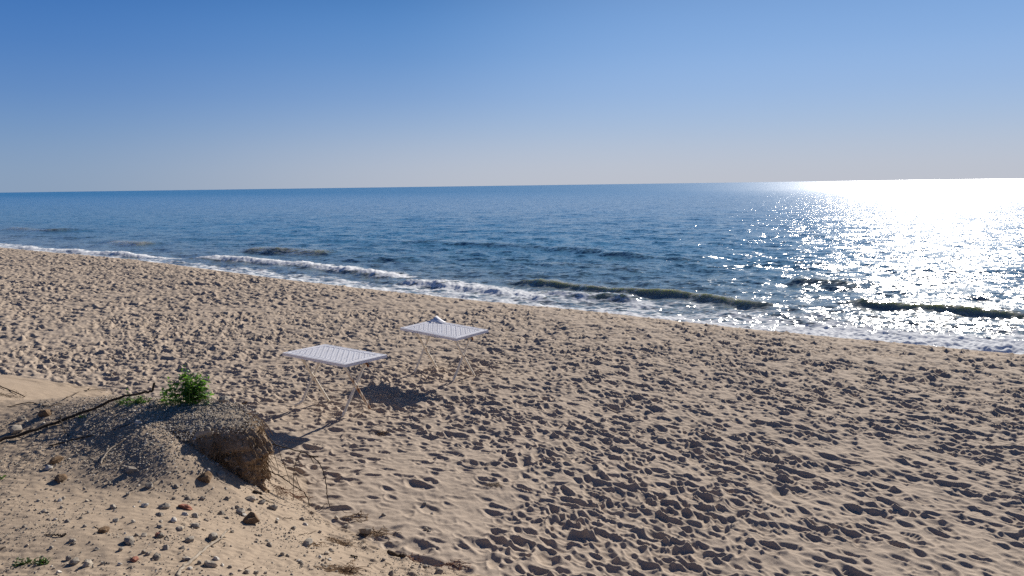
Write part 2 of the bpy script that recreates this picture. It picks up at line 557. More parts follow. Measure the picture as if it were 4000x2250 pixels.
# swash: lace foam along the whole shore (the berm hides the first metres), wider on the right and centre
NV = N - 4.2
sw = .9 + 1.9 * sstep(-26, -15, S) + 1.0 * gnoise(S / 3.1, S * 0, 12) + .4 * gnoise(S / .8, S * 0, 14)
foam = np.maximum(foam, (1 - sstep(sw * .7, sw * 1.7, NV)) * (.53 + .3 * gnoise(X / 1.5, Y / 1.5, 15)))
foam = np.maximum(foam, (1 - sstep(-.2, 1.2, NV + .5 * gnoise(S / .9, S * 0, 19))) * (.6 + .2 * sstep(-26, -15, S)))
foam = np.maximum(foam, sstep(-9.5, -5, S) * (1 - sstep(.3, 2.2, NV + .8 * gnoise(S / 1.2, S * 0, 29) - .6)) * 1.05)  # extra white on the right: foam, with the sun glitter's brightness painted in
rough = fbm(X / .16, Y / .16, 2, 31) * .05 + fbm(X / .5, Y / .5, 2, 33) * .05
Z += rough * foam * (dr < .5)
Z += SEA_Z
sea = mesh_np("sea_water", np.stack([X, Y, Z], -1).reshape(-1, 3), grid_faces(len(rs2), len(th2)), None)
add_attr(sea, "foam", foam)
add_attr(sea, "face", face * (1 - .8 * sstep(10, 17, N)))
tag(sea, "blue sea with small breaking waves and sun glitter", "sea", kind='structure')


def sea_material():
    m, nt, out = new_mat("sea")
    tc = nd(nt, "ShaderNodeTexCoord")
    geo = nd(nt, "ShaderNodeNewGeometry")
    mp = nd(nt, "ShaderNodeMapping"); mp.inputs["Rotation"].default_value = (0, 0, R(37.5)); mp.inputs["Scale"].default_value = (.55, 1.0, 1.0)
    lk(nt, tc.outputs["Object"], mp.inputs["Vector"])
    slope = None
    for sc, amt, det in ((.35, .14, 2), (1.3, .42, 2), (4.0, .64, 2), (11., .52, 1)):
        n = noise_n(nt, mp.outputs[0], sc, det, .6)
        sub = nd(nt, "ShaderNodeVectorMath", operation='SUBTRACT'); lk(nt, n.outputs["Color"], sub.inputs[0]); sub.inputs[1].default_value = (.5, .5, .5)
        mul = nd(nt, "ShaderNodeVectorMath", operation='MULTIPLY'); lk(nt, sub.outputs[0], mul.inputs[0]); mul.inputs[1].default_value = (amt * 1.6, amt * 1.6, 0)
        if slope is None: slope = mul.outputs[0]
        else:
            ad = nd(nt, "ShaderNodeVectorMath", operation='ADD'); lk(nt, slope, ad.inputs[0]); lk(nt, mul.outputs[0], ad.inputs[1]); slope = ad.outputs[0]
    fs_ = nd(nt, "ShaderNodeVectorMath", operation='SCALE'); lk(nt, slope, fs_.inputs[0])
    fa0 = nd(nt, "ShaderNodeAttribute", attribute_name="far")
    lk(nt, mth(nt, 'SUBTRACT', 1.0, mth(nt, 'MULTIPLY', fa0.outputs["Fac"], .5)), fs_.inputs["Scale"])
    ad = nd(nt, "ShaderNodeVectorMath", operation='ADD'); lk(nt, geo.outputs["Normal"], ad.inputs[0]); lk(nt, fs_.outputs[0], ad.inputs[1])
    nrm = nd(nt, "ShaderNodeVectorMath", operation='NORMALIZE'); lk(nt, ad.outputs[0], nrm.inputs[0])
    w = nd(nt, "ShaderNodeBsdfPrincipled")
    w.inputs["Subsurface Radius"].default_value = (.30, .34, .16); w.inputs["Subsurface Scale"].default_value = 2.4
    w.inputs["IOR"].default_value = 1.333
    fa = nd(nt, "ShaderNodeAttribute", attribute_name="far")
    lk(nt, mth(nt, 'ADD', .13, mth(nt, 'MULTIPLY', fa.outputs["Fac"], .13)), w.inputs["Roughness"])
    # water body: olive over the sandy shallows, deep blue further out
    sh = nd(nt, "ShaderNodeAttribute", attribute_name="depth")
    body = ramp(nt, sh.outputs["Fac"], [(0, (.20, .23, .25)), (.29, (.13, .18, .205)), (.38, (.06, .14, .20)), (.52, (.022, .145, .26)), (1, (.006, .15, .33))])
    fc_ = nd(nt, "ShaderNodeAttribute", attribute_name="face")
    lk(nt, mixc(nt, fc_.outputs["Fac"], body, (.30, .29, .22)), w.inputs["Base Color"])
    lk(nt, nrm.outputs[0], w.inputs["Normal"])
    fo = nd(nt, "ShaderNodeBsdfDiffuse"); fo.inputs["Color"].default_value = (.78, .8, .82, 1)
    a = nd(nt, "ShaderNodeAttribute", attribute_name="foam")
    mp2 = nd(nt, "ShaderNodeMapping"); mp2.inputs["Rotation"].default_value = (0, 0, R(37.5)); mp2.inputs["Scale"].default_value = (.6, 1.0, 1.0)
    lk(nt, tc.outputs["Object"], mp2.inputs["Vector"])
    wob = noise_n(nt, mp2.outputs[0], 1.6, 3, .6)
    wv = nd(nt, "ShaderNodeVectorMath", operation='MULTIPLY_ADD'); lk(nt, wob.outputs["Color"], wv.inputs[0]); wv.inputs[1].default_value = (.8, .8, .8); lk(nt, mp2.outputs[0], wv.inputs[2])
    vo = nd(nt, "ShaderNodeTexVoronoi", feature='DISTANCE_TO_EDGE'); vo.inputs["Scale"].default_value = 2.2; lk(nt, wv.outputs[0], vo.inputs["Vector"])
    fn = noise_n(nt, mp2.outputs[0], 7, 4, .65)
    lace = mth(nt, 'SUBTRACT', 1.0, mth(nt, 'MULTIPLY', vo.outputs["Distance"], 2.6, True))
    pat = mth(nt, 'ADD', mth(nt, 'MULTIPLY', lace, .55), mth(nt, 'MULTIPLY', fn.outputs[0], .55))
    thr = mth(nt, 'SUBTRACT', 1.08, a.outputs["Fac"])
    fac = mth(nt, 'MULTIPLY', mth(nt, 'SUBTRACT', pat, thr), 3.4, True)
    lk(nt, fc_.outputs["Fac"], w.inputs["Subsurface Weight"])
    mx = nd(nt, "ShaderNodeMixShader")
    lk(nt, fac, mx.inputs[0]); lk(nt, w.outputs[0], mx.inputs[1]); lk(nt, fo.outputs[0], mx.inputs[2])
    lk(nt, mx.outputs[0], out.inputs[0])
    return m


add_attr(sea, "far", sstep(25, 420, N))
add_attr(sea, "depth", np.clip(N / 90.0, 0, 1) ** .5)
sea.data.materials.append(sea_material())
# seabed and beach below the water are closed off by the sand sheet, which carries on under the sea


# ------------------------------------------------------------------ small-shape helpers
def atY(px, py, Y):
    v = _f + _Rv * (px - CX) / F_PX - _Uv * (py - CY) / F_PX
    return _C + v * (Y / v[1])


def on_ground(px, py):
    """where the line of sight of a photo pixel meets the ground"""
    v = _f + _Rv * (px - CX) / F_PX - _Uv * (py - CY) / F_PX
    t = np.arange(2.5, 20, .01)
    P = _C[None] + v[None] * t[:, None]
    below = P[:, 2] <= full_ground(P[:, 0], P[:, 1])
    i = int(np.argmax(below))
    return P[i]


def full_ground(x, y):
    return np.maximum(ground_z(x, y), clod_top(x, y))


class MB:
    """collects simple shapes into one mesh"""
    def __init__(self):
        self.V = []; self.F = []; self.n = 0

    def add(self, V, F):
        V = [tuple(v) for v in V]
        self.V += V
        self.F += [tuple(i + self.n for i in f) for f in F]
        self.n += len(V)

    def box(self, c, d, M=None):
        x, y, z = d[0] / 2, d[1] / 2, d[2] / 2
        V = [Vector((sx * x, sy * y, sz * z)) for sz in (-1, 1) for sy in (-1, 1) for sx in (-1, 1)]
        if M is not None: V = [M @ v for v in V]
        V = [v + Vector(c) for v in V]
        self.add(V, [(0, 2, 3, 1), (4, 5, 7, 6), (0, 1, 5, 4), (2, 6, 7, 3), (0, 4, 6, 2), (1, 3, 7, 5)])

    def tube(self, pts, rad, sides=6, flat=1.0, up=None):
        pts = [Vector(p) for p in pts]
        n = len(pts)
        if not hasattr(rad, '__len__'): rad = [rad] * n
        rings = []
        t0 = (pts[1] - pts[0]).normalized()
        nrm = Vector(up) if up is not None else (Vector((0, 0, 1)) if abs(t0.z) < .9 else Vector((1, 0, 0)))
        for i in range(n):
            t = (pts[min(i + 1, n - 1)] - pts[max(i - 1, 0)]).normalized()
            nrm = (nrm - t * nrm.dot(t)).normalized()
            bn = t.cross(nrm)
            rings.append([pts[i] + (nrm * math.cos(a) + bn * math.sin(a) * flat) * rad[i] for a in [2 * math.pi * k / sides for k in range(sides)]])
        V = [v for r in rings for v in r]
        F = [(i * sides + k, i * sides + (k + 1) % sides, (i + 1) * sides + (k + 1) % sides, (i + 1) * sides + k) for i in range(n - 1) for k in range(sides)]
        F += [tuple(range(sides - 1, -1, -1)), tuple((n - 1) * sides + k for k in range(sides))]
        self.add(V, F)

    def build(self, name, mat, parent=None, smooth=True, bevel=0):
        me = bpy.data.meshes.new(name)
        me.from_pydata(self.V, [], self.F)
        me.update()
        if smooth: me.polygons.foreach_set("use_smooth", [True] * len(me.polygons))
        me.materials.append(mat)
        o = bpy.data.objects.new(name, me)
        COL.objects.link(o)
        if parent: o.parent = parent
        if bevel:
            b = o.modifiers.new("bevel", 'BEVEL'); b.width = bevel; b.segments = 2; b.limit_method = 'ANGLE'
        return o


def empty(name, loc, rot=(0, 0, 0)):
    o = bpy.data.objects.new(name, None)
    o.empty_display_size = .1
    o.location = loc; o.rotation_euler = rot
    COL.objects.link(o)
    return o


def spline(pts, k=6):
    """Catmull-Rom through the points"""
    P = [np.array(p, float) for p in pts]
    P = [2 * P[0] - P[1]] + P + [2 * P[-1] - P[-2]]
    out = []
    for i in range(1, len(P) - 2):
        for j in range(k):
            t = j / k
            out.append(.5 * (2 * P[i] + (P[i + 1] - P[i - 1]) * t + (2 * P[i - 1] - 5 * P[i] + 4 * P[i + 1] - P[i + 2]) * t * t + (3 * P[i] - P[i - 1] - 3 * P[i + 1] + P[i + 2]) * t ** 3))
    out.append(P[-2])
    return out


def wobble(pts, amp):
    return [Vector(p) + Vector((random.gauss(0, amp), random.gauss(0, amp), random.gauss(0, amp))) for p in pts]


def simple_mat(name, c0, c1, scale=20, rough=.8, bump=.3, bd=.004, spec=.3, detail=4):
    m, nt, out = new_mat(name)
    tc = nd(nt, "ShaderNodeTexCoord")
    b = nd(nt, "ShaderNodeBsdfPrincipled")
    b.inputs["Roughness"].default_value = rough
    b.inputs["Specular IOR Level"].default_value = spec
    n = noise_n(nt, tc.outputs["Object"], scale, detail, .6)
    n2 = noise_n(nt, tc.outputs["Object"], scale * 6, 3, .6)
    f = mth(nt, 'ADD', mth(nt, 'MULTIPLY', n.outputs[0], .6), mth(nt, 'MULTIPLY', n2.outputs[0], .4))
    lk(nt, ramp(nt, f, [(.35, c0), (.65, c1)]), b.inputs["Base Color"])
    if bump:
        bp = nd(nt, "ShaderNodeBump"); bp.inputs["Strength"].default_value = bump; bp.inputs["Distance"].default_value = bd
        lk(nt, f, bp.inputs["Height"]); lk(nt, bp.outputs[0], b.inputs["Normal"])
    lk(nt, b.outputs[0], out.inputs[0])
    return m


# ------------------------------------------------------------------ eroded soil clod at the bank's corner
_cl = [(-2.39, 7.02, .90), (-2.52, 7.17, .92), (-2.81, 7.30, .96), (-3.16, 7.38, .97), (-3.50, 7.38, .96), (-3.72, 7.10, .92),
       (-3.46, 6.72, .84), (-3.02, 6.55, .83), (-2.78, 6.49, .82), (-2.61, 6.56, .85), (-2.42, 6.60, .865), (-2.28, 6.71, .88)]
_clo = np.array(spline([np.array(p) for p in _cl + _cl[:1]], 24)[:-1])
_clc = np.array([-2.95, 7.03, .93])


def _clod_r(ang):
    a = np.arctan2(_clo[:, 1] - _clc[1], _clo[:, 0] - _clc[0]); r = np.hypot(_clo[:, 0] - _clc[0], _clo[:, 1] - _clc[1])
    o = np.argsort(a)
    return np.interp(ang, a[o], r[o], period=2 * math.pi), np.interp(ang, a[o], _clo[o, 2], period=2 * math.pi)


def clod_top(x, y):
    x = np.asarray(x, float); y = np.asarray(y, float)
    r = np.hypot(x - _clc[0], y - _clc[1])
    R_, ez = _clod_r(np.arctan2(y - _clc[1], x - _clc[0]))
    q = r / R_
    z = _clc[2] * (1 - q ** 1.5) + ez * q ** 1.5 + .012 * gnoise(x / .12, y / .12, 91) + .010 * gnoise(x / .045, y / .045, 92)
    return np.where(q < 1, z, -9.0)


na, ncap, nside = 560, 60, 90
ang = np.linspace(-math.pi, math.pi, na, endpoint=False)
er, ez = _clod_r(ang)
_j = 1 + .05 * gnoise(ang * 3.2, ang * 0 + 3.3, 51) + .045 * gnoise(ang * 8.5, ang * 0 + 7.7, 52) + .03 * gnoise(ang * 22., ang * 0 + 9.1, 53)
_j = 1 + (_j - 1) * 1.5
rings = []
for k in range(ncap):
    q = (k + .02) / ncap
    x = _clc[0] + np.cos(ang) * er * q * (1 + (_j - 1) * q ** 3); y = _clc[1] + np.sin(ang) * er * q * (1 + (_j - 1) * q ** 3)
    rings.append(np.stack([x, y, clod_top(_clc[0] + np.cos(ang) * er * q * .985, _clc[1] + np.sin(ang) * er * q * .985) - .11 * max(0, (q - .70) / .30) ** 2], 1))
drop_prof = np.interp(np.linspace(0, 1, nside), [0, .06, .18, .32, .5, .68, .85, 1], [.004, .03, .04, -.02, -.05, -.03, .05, .14])
for k in range(nside):
    t = k / (nside - 1)
    rr = er * _j + drop_prof[k] - .006 * (k == 0)
    x = _clc[0] + np.cos(ang) * rr; y = _clc[1] + np.sin(ang) * rr
    z = ez - .115 - t * .75
    rings.append(np.stack([x, y, z], 1))
V = np.concatenate(rings)
side = np.repeat(np.r_[np.zeros(ncap), np.clip(np.arange(nside) / 8, 0, 1)], na)
nv = np.tile(np.stack([np.cos(ang), np.sin(ang), 0 * ang], 1), (ncap + nside, 1))
disp = np.empty(len(V))
for i, (p, sd) in enumerate(zip(V, side)):
    v = Vector(p)
    big = mnoise.noise(v * 5.0) * .085 + mnoise.noise(v * 11.0) * .05
    c = mnoise.voronoi(v * 17.0)[0]
    lump = (c[1] - c[0]) * .055
    fine = mnoise.fractal(Vector((p[0] * 40, p[1] * 40, p[2] * 24)), 1.0, 2.0, 3) * .011
    disp[i] = (big + lump - .012) * sd + fine * (.35 + .65 * sd)
V = V + nv * disp[:, None] * side[:, None]
V[:, 2] += disp * (1 - side) * .8
i = np.arange(len(rings) - 1)[:, None] * na; j = np.arange(na)[None, :]
Fq = np.stack([i + j, i + na + j, i + na + (j + 1) % na, i + (j + 1) % na], -1).reshape(-1, 4)


def soil_material():
    m, nt, out = new_mat("crumbly_soil")
    tc = nd(nt, "ShaderNodeTexCoord"); geo = nd(nt, "ShaderNodeNewGeometry")
    b = nd(nt, "ShaderNodeBsdfPrincipled"); b.inputs["Roughness"].default_value = .97; b.inputs["Specular IOR Level"].default_value = .1
    n1 = noise_n(nt, tc.outputs["Object"], 9, 5, .65); n2 = noise_n(nt, tc.outputs["Object"], 70, 4, .7)
    brown = ramp(nt, n1.outputs[0], [(.35, (.12, .075, .044)), (.5, (.24, .16, .10)), (.66, (.42, .32, .22))])
    grey = ramp(nt, n2.outputs[0], [(.3, (.16, .14, .12)), (.5, (.33, .29, .24)), (.7, (.45, .41, .35))])
    at_ = nd(nt, "ShaderNodeAttribute", attribute_name="crust")
    c = mixc(nt, at_.outputs["Fac"], brown, grey)
    c = mixc(nt, .4, c, ramp(nt, n2.outputs[0], [(.35, (.10, .07, .045)), (.65, (.40, .31, .22))]), 'MIX')
    lk(nt, c, b.inputs["Base Color"])
    bp = nd(nt, "ShaderNodeBump"); bp.inputs["Strength"].default_value = .6; bp.inputs["Distance"].default_value = .012
    lk(nt, mth(nt, 'ADD', n2.outputs[0], n1.outputs[0]), bp.inputs["Height"]); lk(nt, bp.outputs[0], b.inputs["Normal"])
    lk(nt, b.outputs[0], out.inputs[0])
    return m


V_CLOD = V.copy()
clod = mesh_np("soil_clod", V, Fq, soil_material())
add_attr(clod, "crust", np.clip(1.0 - 1.2 * side - 1.3 * np.r_[np.zeros(42 * na), np.repeat(np.linspace(0, 1, 18), na), np.ones(nside * na)] + 1.6 * np.clip(gnoise(V[:, 0] / .05, (V[:, 1] + V[:, 2] * 1.7) / .05, 3), -.2, .6), 0, 1))
tag(clod, "crumbling brown block of soil with a gravel crust at the edge of the sandy bank", "soil block")

# fibrous roots hanging out of the broken face
M_fib = simple_mat("root_fibre", (.10, .06, .03), (.28, .19, .11), 30, .9, 0)
fb = MB()
for k in range(420):
    a = random.uniform(-2.4, .45) if k % 2 else random.uniform(-1.1, .4)
    r_, z_ = _clod_r(np.array([a])); r_ = float(r_[0]); z_ = float(z_[0])
    z0 = z_ - random.uniform(.02, .4)
    p = [np.array([_clc[0] + math.cos(a) * (r_ - .03), _clc[1] + math.sin(a) * (r_ - .03), z0])]
    d = np.array([math.cos(a) * .02, math.sin(a) * .02, -.005])
    for q in range(random.randint(4, 8)):
        d = d * .75 + np.array([random.gauss(0, .006), random.gauss(0, .006), -.009])
        p.append(p[-1] + d)
    fb.tube(p, [random.uniform(.0012, .0042)] * (len(p) - 1) + [.0006], 4)
fo_ = fb.build("root_fibres", M_fib, clod)
tag(fo_, kind='stuff')

# ------------------------------------------------------------------ gravel and stones
_ico = None


def ico(sub):
    import bmesh
    bm = bmesh.new(); bmesh.ops.create_icosphere(bm, subdivisions=sub, radius=1.0)
    V = np.array([v.co[:] for v in bm.verts]); F = np.array([[v.index for v in f.verts] for f in bm.faces]); bm.free()
    return V, F


ICO1, ICO1F = ico(1)
ICO2, ICO2F = ico(2)


def stone_mat():
    m, nt, out = new_mat("stone")
    tc = nd(nt, "ShaderNodeTexCoord")
    b = nd(nt, "ShaderNodeBsdfPrincipled"); b.inputs["Roughness"].default_value = .85; b.inputs["Specular IOR Level"].default_value = .3
    at_ = nd(nt, "ShaderNodeAttribute", attribute_name="tone")
    n = noise_n(nt, tc.outputs["Object"], 60, 4, .6)
    c = ramp(nt, at_.outputs["Fac"], [(0, (.13, .11, .09)), (.3, (.27, .235, .195)), (.55, (.44, .385, .31)), (.75, (.52, .42, .31)), (.9, (.72, .68, .61))])
    c = mixc(nt, .45, c, ramp(nt, n.outputs[0], [(.3, (.10, .085, .07)), (.7, (.47, .42, .35))]))
    lk(nt, c, b.inputs["Base Color"])
    bp = nd(nt, "ShaderNodeBump"); bp.inputs["Strength"].default_value = .3; bp.inputs["Distance"].default_value = .004
    lk(nt, n.outputs[0], bp.inputs["Height"]); lk(nt, bp.outputs[0], b.inputs["Normal"])
    lk(nt, b.outputs[0], out.inputs[0])
    return m


M_stone = stone_mat()


def scatter_gravel(px, py, size, name, tone_lo=0, tone_hi=.8):
    """many tiny stones in one mesh; px,py world positions"""
    n = len(px)
    z = full_ground(px, py)
    V = np.repeat(ICO1[None], n, 0) * (1 + rng.uniform(-.38, .38, (n, len(ICO1), 1)))
    sc = size[:, None] * rng.uniform(.55, 1.25, (n, 3)) * np.array([1, 1, .75])
    V = V * sc[:, None, :]
    a = rng.uniform(0, 6.28, n); ca, sa = np.cos(a)[:, None], np.sin(a)[:, None]
    V = np.stack([V[..., 0] * ca - V[..., 1] * sa, V[..., 0] * sa + V[..., 1] * ca, V[..., 2]], -1)
    V += np.stack([px, py, z + size * .25], -1)[:, None, :]
    F = (ICO1F[None] + (np.arange(n) * len(ICO1))[:, None, None]).reshape(-1, 3)
    o = mesh_np(name, V.reshape(-1, 3), F, M_stone, smooth=False)
    add_attr(o, "tone", np.repeat(rng.uniform(tone_lo, tone_hi, n), len(ICO1)))
    return o


def soil_crumbs():
    n = 5200
    k = rng.integers(ncap - 14, ncap + int(nside * .8), n); a_ = rng.integers(0, na, n)
    vis = (ang[a_] < .6) & (ang[a_] > -2.7)
    k, a_ = k[vis], a_[vis]; n = len(k)
    P = V_CLOD[k * na + a_]
    Vc = np.repeat(ICO1[None], n, 0) * (1 + rng.uniform(-.45, .45, (n, len(ICO1), 1)))
    sz = .004 + .013 * rng.random(n) ** 3
    Vc = Vc * (sz[:, None] * rng.uniform(.6, 1.2, (n, 3)))[:, None, :] + P[:, None, :]
    Fc = (ICO1F[None] + (np.arange(n) * len(ICO1))[:, None, None]).reshape(-1, 3)
    o = mesh_np("soil_crumbs", Vc.reshape(-1, 3), Fc, M_crumb, parent=clod, smooth=False)
    add_attr(o, "tone", np.repeat(rng.random(n), len(ICO1)))
    return tag(o, kind='stuff')


def crumb_mat():
    m, nt, out = new_mat("soil_crumb")
    b = nd(nt, "ShaderNodeBsdfPrincipled"); b.inputs["Roughness"].default_value = .97; b.inputs["Specular IOR Level"].default_value = .1
    at_ = nd(nt, "ShaderNodeAttribute", attribute_name="tone")
    lk(nt, ramp(nt, at_.outputs["Fac"], [(0, (.09, .055, .03)), (.4, (.20, .135, .08)), (.75, (.36, .27, .18)), (1, (.50, .42, .31))]), b.inputs["Base Color"])
    lk(nt, b.outputs[0], out.inputs[0])
    return m


M_crumb = crumb_mat()
soil_crumbs()


# crust of gravel on the clod and the bank behind it
gx = rng.uniform(-4.6, -2.25, 26000); gy = rng.uniform(5.4, 8.0, 26000)
ct = clod_top(gx, gy) > -5
dens = np.where(ct, np.where((gx > -2.78 + .12 * gnoise(gy / .1, gx / .1, 8)) & (gy < 7.08), .35, 1.0), np.maximum(.75 * np.exp(-(((gx + 3.5) / .75) ** 2 + ((gy - 7.0) / .55) ** 2)), .62 * np.exp(-(((gx + 3.2) / .5) ** 2 + ((gy - 6.35) / .38) ** 2)))) * np.where(gx < -2.3, 1, 0)
k = rng.random(len(gx)) < dens
g1 = scatter_gravel(gx[k], gy[k], rng.uniform(.004, .0115, k.sum()) ** 1.0, "gravel", .2, .95)
tag(g1, "loose grey gravel crust on top of the soil block", "gravel", kind='stuff')
# sparse grit over the rest of the bank
gx = rng.uniform(-4.8, 0.6, 70000); gy = rng.uniform(3.3, 7.6, 70000)
bz = bank_z(gx, gy); cl = fbm(gx / .5, gy / .5, 2, 77)
k = (bz > .02) & (rng.random(len(gx)) < np.clip(.20 + 1.0 * cl + .35 * np.exp(-(((gx + 3.9) / .7) ** 2 + ((gy - 6.4) / .6) ** 2)), .04, .75))
g2 = scatter_gravel(gx[k], gy[k], .0025 + .0075 * rng.random(k.sum()) ** 3, "grit", .0, .8)
tag(g2, "fine stony grit sprinkled over the sandy bank", "grit", kind='stuff')


def make_stone(name, px, py, wpx, tone, label=None, cat="stone", group=None, flat=.7, sharp=.35, mat=None, seed=None, elong=1.0, tilt=0.0, sink=.2):
    rs_ = random.Random(seed if seed is not None else int(px * 7 + py))
    P = on_ground(px, py)
    dist = np.linalg.norm(P - _C)
    r = wpx * dist / F_PX / 2 * 1.12
    off = Vector((rs_.uniform(-50, 50), rs_.uniform(-50, 50), rs_.uniform(-50, 50)))
    V = []
    for v in ICO2:
        n = Vector(v)
        k_ = 1 + sharp * mnoise.noise(n * 1.3 + off) * 1.5 + sharp * .4 * mnoise.noise(n * 3.1 + off)
        p = n * k_
        V.append((p.x * elong, p.y * .85, p.z * flat))
    # a few flat broken faces
    V = np.array(V)
    for q in range(5):
        d = np.array([rs_.gauss(0, 1), rs_.gauss(0, 1), rs_.gauss(0, .7)]); d /= np.linalg.norm(d)
        dist_ = V @ d; lim = dist_.max() * rs_.uniform(.62, .85)
        V -= np.clip(dist_ - lim, 0, None)[:, None] * d[None]
    V *= r
    o = mesh_np(name, V, ICO2F, mat or M_stone, smooth=False)
    if mat is None: add_attr(o, "tone", np.full(len(V), tone))
    o.location = (P[0], P[1], P[2] + r * flat * (.75 - sink))
    o.rotation_euler = (rs_.uniform(-.25, .25) + tilt, rs_.uniform(-.25, .25), rs_.uniform(0, 6.28))
    tag(o, label, cat, group)
    return o


M_brick = simple_mat("red_stone", (.20, .075, .05), (.42, .19, .13), 25, .9, .3)
M_brown = simple_mat("brown_earth", (.09, .055, .03), (.26, .17, .10), 30, .95, .8, .01)
M_bark = simple_mat("dead_wood", (.035, .024, .016), (.13, .09, .06), 40, .9, .6, .004)
M_pale_wood = simple_mat("bleached_wood", (.16, .13, .10), (.42, .36, .29), 30, .9, .4, .004)
M_darkwood = simple_mat("wet_dark_wood", (.02, .015, .012), (.07, .05, .035), 40, .85, .4, .004)

big_stones = [
    (832, 2103, 40, .30, "large smooth blue grey stone at the upper end of the pale stick"),
    (873, 1566, 32, .35, "angular grey stone on the rim of the soil block just right of the green bush"),
    (801, 1558, 26, .45, "grey stone on the soil block right below the green bush"),
    (642, 1986, 30, .35, "pointed grey stone left of the flat reddish stone"),
    (64, 1690, 40, .4, "round grey stone right above the long dark branch near the left edge"),
    (86, 1641, 24, .3, "dark stone below a bleached twig near the left edge of the bank"),
    (596, 1589, 24, .4, "grey stone on the gravel below the upturned tip of the dark branch"),
    (538, 1656, 22, .92, "white stone in the grey gravel below the long dark branch"),
    (940, 2006, 32, .5, "pale grey stone with a darker one beside it right of the reddish stone"),
    (1064, 1990, 30, .3, "dark upright stone below the tangle of hanging roots"),
    (1023, 1968, 24, .3, "dark stone beside the short dark twig under the soil block"),
    (978, 1955, 28, .6, "brownish stone left of the short dark twig under the soil block"),
    (1204, 2129, 40, .5, "grey stone with dry grass caught on its right side"),
    (819, 2214, 38, .68, "tall tan stone right of the lower end of the pale stick"),
    (742, 2226, 22, .9, "pale stone touching the pale stick near the bottom edge"),
    (678, 2038, 24, .95, "broken white stone under the flat reddish stone"),
    (763, 2062, 28, .3, "dark stone under a small white pebble left of centre of the bank"),
    (742, 2112, 28, .3, "dark grey stone left of the large smooth blue grey stone"),
    (1431, 2084, 44, .25, "flat dark slab of stone leaning at the edge of a tangle of dry grass"),
    (1714, 2242, 32, .2, "dark stone at the bottom edge below the red root"),
    (1660, 2216, 18, .2, "largest of three small dark stones in a row near the bottom edge"),
    (1349, 2062, 22, .2, "dark pointed stone among dry twigs below the hanging roots"),
    (293, 2199, 30, .25, "dark stone right of the green sprig at the bottom left"),
    (345, 2210, 32, .6, "tan and grey stone second to the right of the green sprig"),
    (502, 2119, 36, .3, "dark low stone in the middle of the lower left bank"),
    (582, 1903, 26, .25, "dark stone on the slope below the soil block"),
    (513, 1843, 32, .3, "dark stone in the shade at the foot of the gravel slope"),
    (814, 1839, 16, .95, "small white stone above the dark triangular shard"),
    (1147, 2067, 20, .15, "small black stone far right among the bank pebbles"),
]
for px, py, w_, tone, lab in big_stones:
    make_stone("stone", px, py, w_, tone, lab, "stone", "larger stones lying on the bank", elong=1.0 + .3 * random.random())
make_stone("flat_red_stone", 722, 1984, 44, 0, "flat reddish brown stone tilted up on the sandy bank", "stone", flat=.35, mat=M_brick, elong=1.25, tilt=.5)
make_stone("red_stone", 620, 2098, 28, 0, "small dull red stone left of the dark grey stone on the bank", "stone", flat=.6, mat=M_brick)
make_stone("red_stone", 525, 2191, 32, 0, "brownish red stone alone near the bottom edge of the bank", "stone", flat=.55, mat=M_brick)
make_stone("stone_slab", 789, 1703, 52, .4, "grey stone slab leaning against the brown face of the soil block", "stone", flat=.3, elong=1.3, tilt=.9)
make_stone("stone_shard", 865, 1861, 42, .25, "dark triangular shard standing in the sand below the soil block", "stone", flat=.35, elong=1.0, tilt=1.1)
for px, py, w_, lab in [(808, 1877, 48, "brown lump of earth left of the dark triangular shard"),
                        (1041, 1868, 44, "brown lump of earth fallen at the foot of the soil block"),
                        (980, 2042, 56, "dark crumbly lump of earth in the middle of the pebbles"),
                        (240, 1876, 40, "brown lump of earth left on the open sand of the bank"),
                        (218, 1808, 36, "brown lump of earth on the slope below the long dark branch"),
                        (177, 1626, 40, "dark spiky lump of earth and dry stalks above the long dark branch"),
                        (950, 1850, 34, "dark lump of earth under the overhang of the soil block"),
                        (406, 2080, 34, "brown lump of earth with a pale stone behind it")]:
    make_stone("earth_lump", px, py, w_, 0, lab, "earth lump", "lumps of earth on the bank", flat=.7, sharp=.42, mat=M_brown)
small = [(735, 1951, 18), (790, 1951, 18), (620, 2015, 20), (725, 2013, 20), (762, 2021, 22), (622, 2061, 20), (705, 2069, 24), (866, 2009, 20), (1052, 2131, 22),
         (1181, 2032, 18), (1194, 2052, 16), (650, 2147, 22), (714, 2144, 16), (729, 2187, 28), (610, 2184, 26), (779, 2204, 20), (898, 2216, 15), (846, 2187, 20),
         (963, 2239, 20), (1000, 2241, 20), (1037, 2241, 15), (1174, 2204, 18), (1104, 2169, 15), (428, 1890, 15), (563, 1978, 25), (629, 2016, 20), (378, 2149, 20),
         (563, 2097, 22), (627, 2097, 22), (268, 2188, 22), (613, 2185, 26), (467, 2207, 18), (453, 2039, 24), (1608, 2219, 13), (1640, 2217, 11), (1528, 2246, 20),
         (1498, 2013, 18), (1660, 1971, 18), (1687, 2008, 12), (1662, 2070, 16), (1676, 2078, 15), (1315, 2026, 18), (1498, 2189, 14), (155, 1586, 14), (811, 1682, 24),
         (190, 1829, 22), (440, 1985, 18), (330, 2060, 14), (520, 2040, 16), (885, 1950, 18), (925, 1985, 16), (905, 2080, 13), (1085, 2030, 12), (1000, 2120, 14),
         (1120, 2110, 13), (1250, 2080, 15), (1290, 2150, 13), (470, 2150, 17), (560, 2160, 15), (215, 2030, 13), (150, 1960, 14), (95, 2060, 13), (340, 1960, 16), (690, 1905, 16)]
_r = random.Random(4)
while len(small) < 190:
    px = _r.uniform(150, 1350); py = _r.uniform(1900, 2248)
    if py < 1900 + (px - 700) * .33: continue
    small.append((px, py, 6 + 11 * _r.random() ** 2))
PEB = []
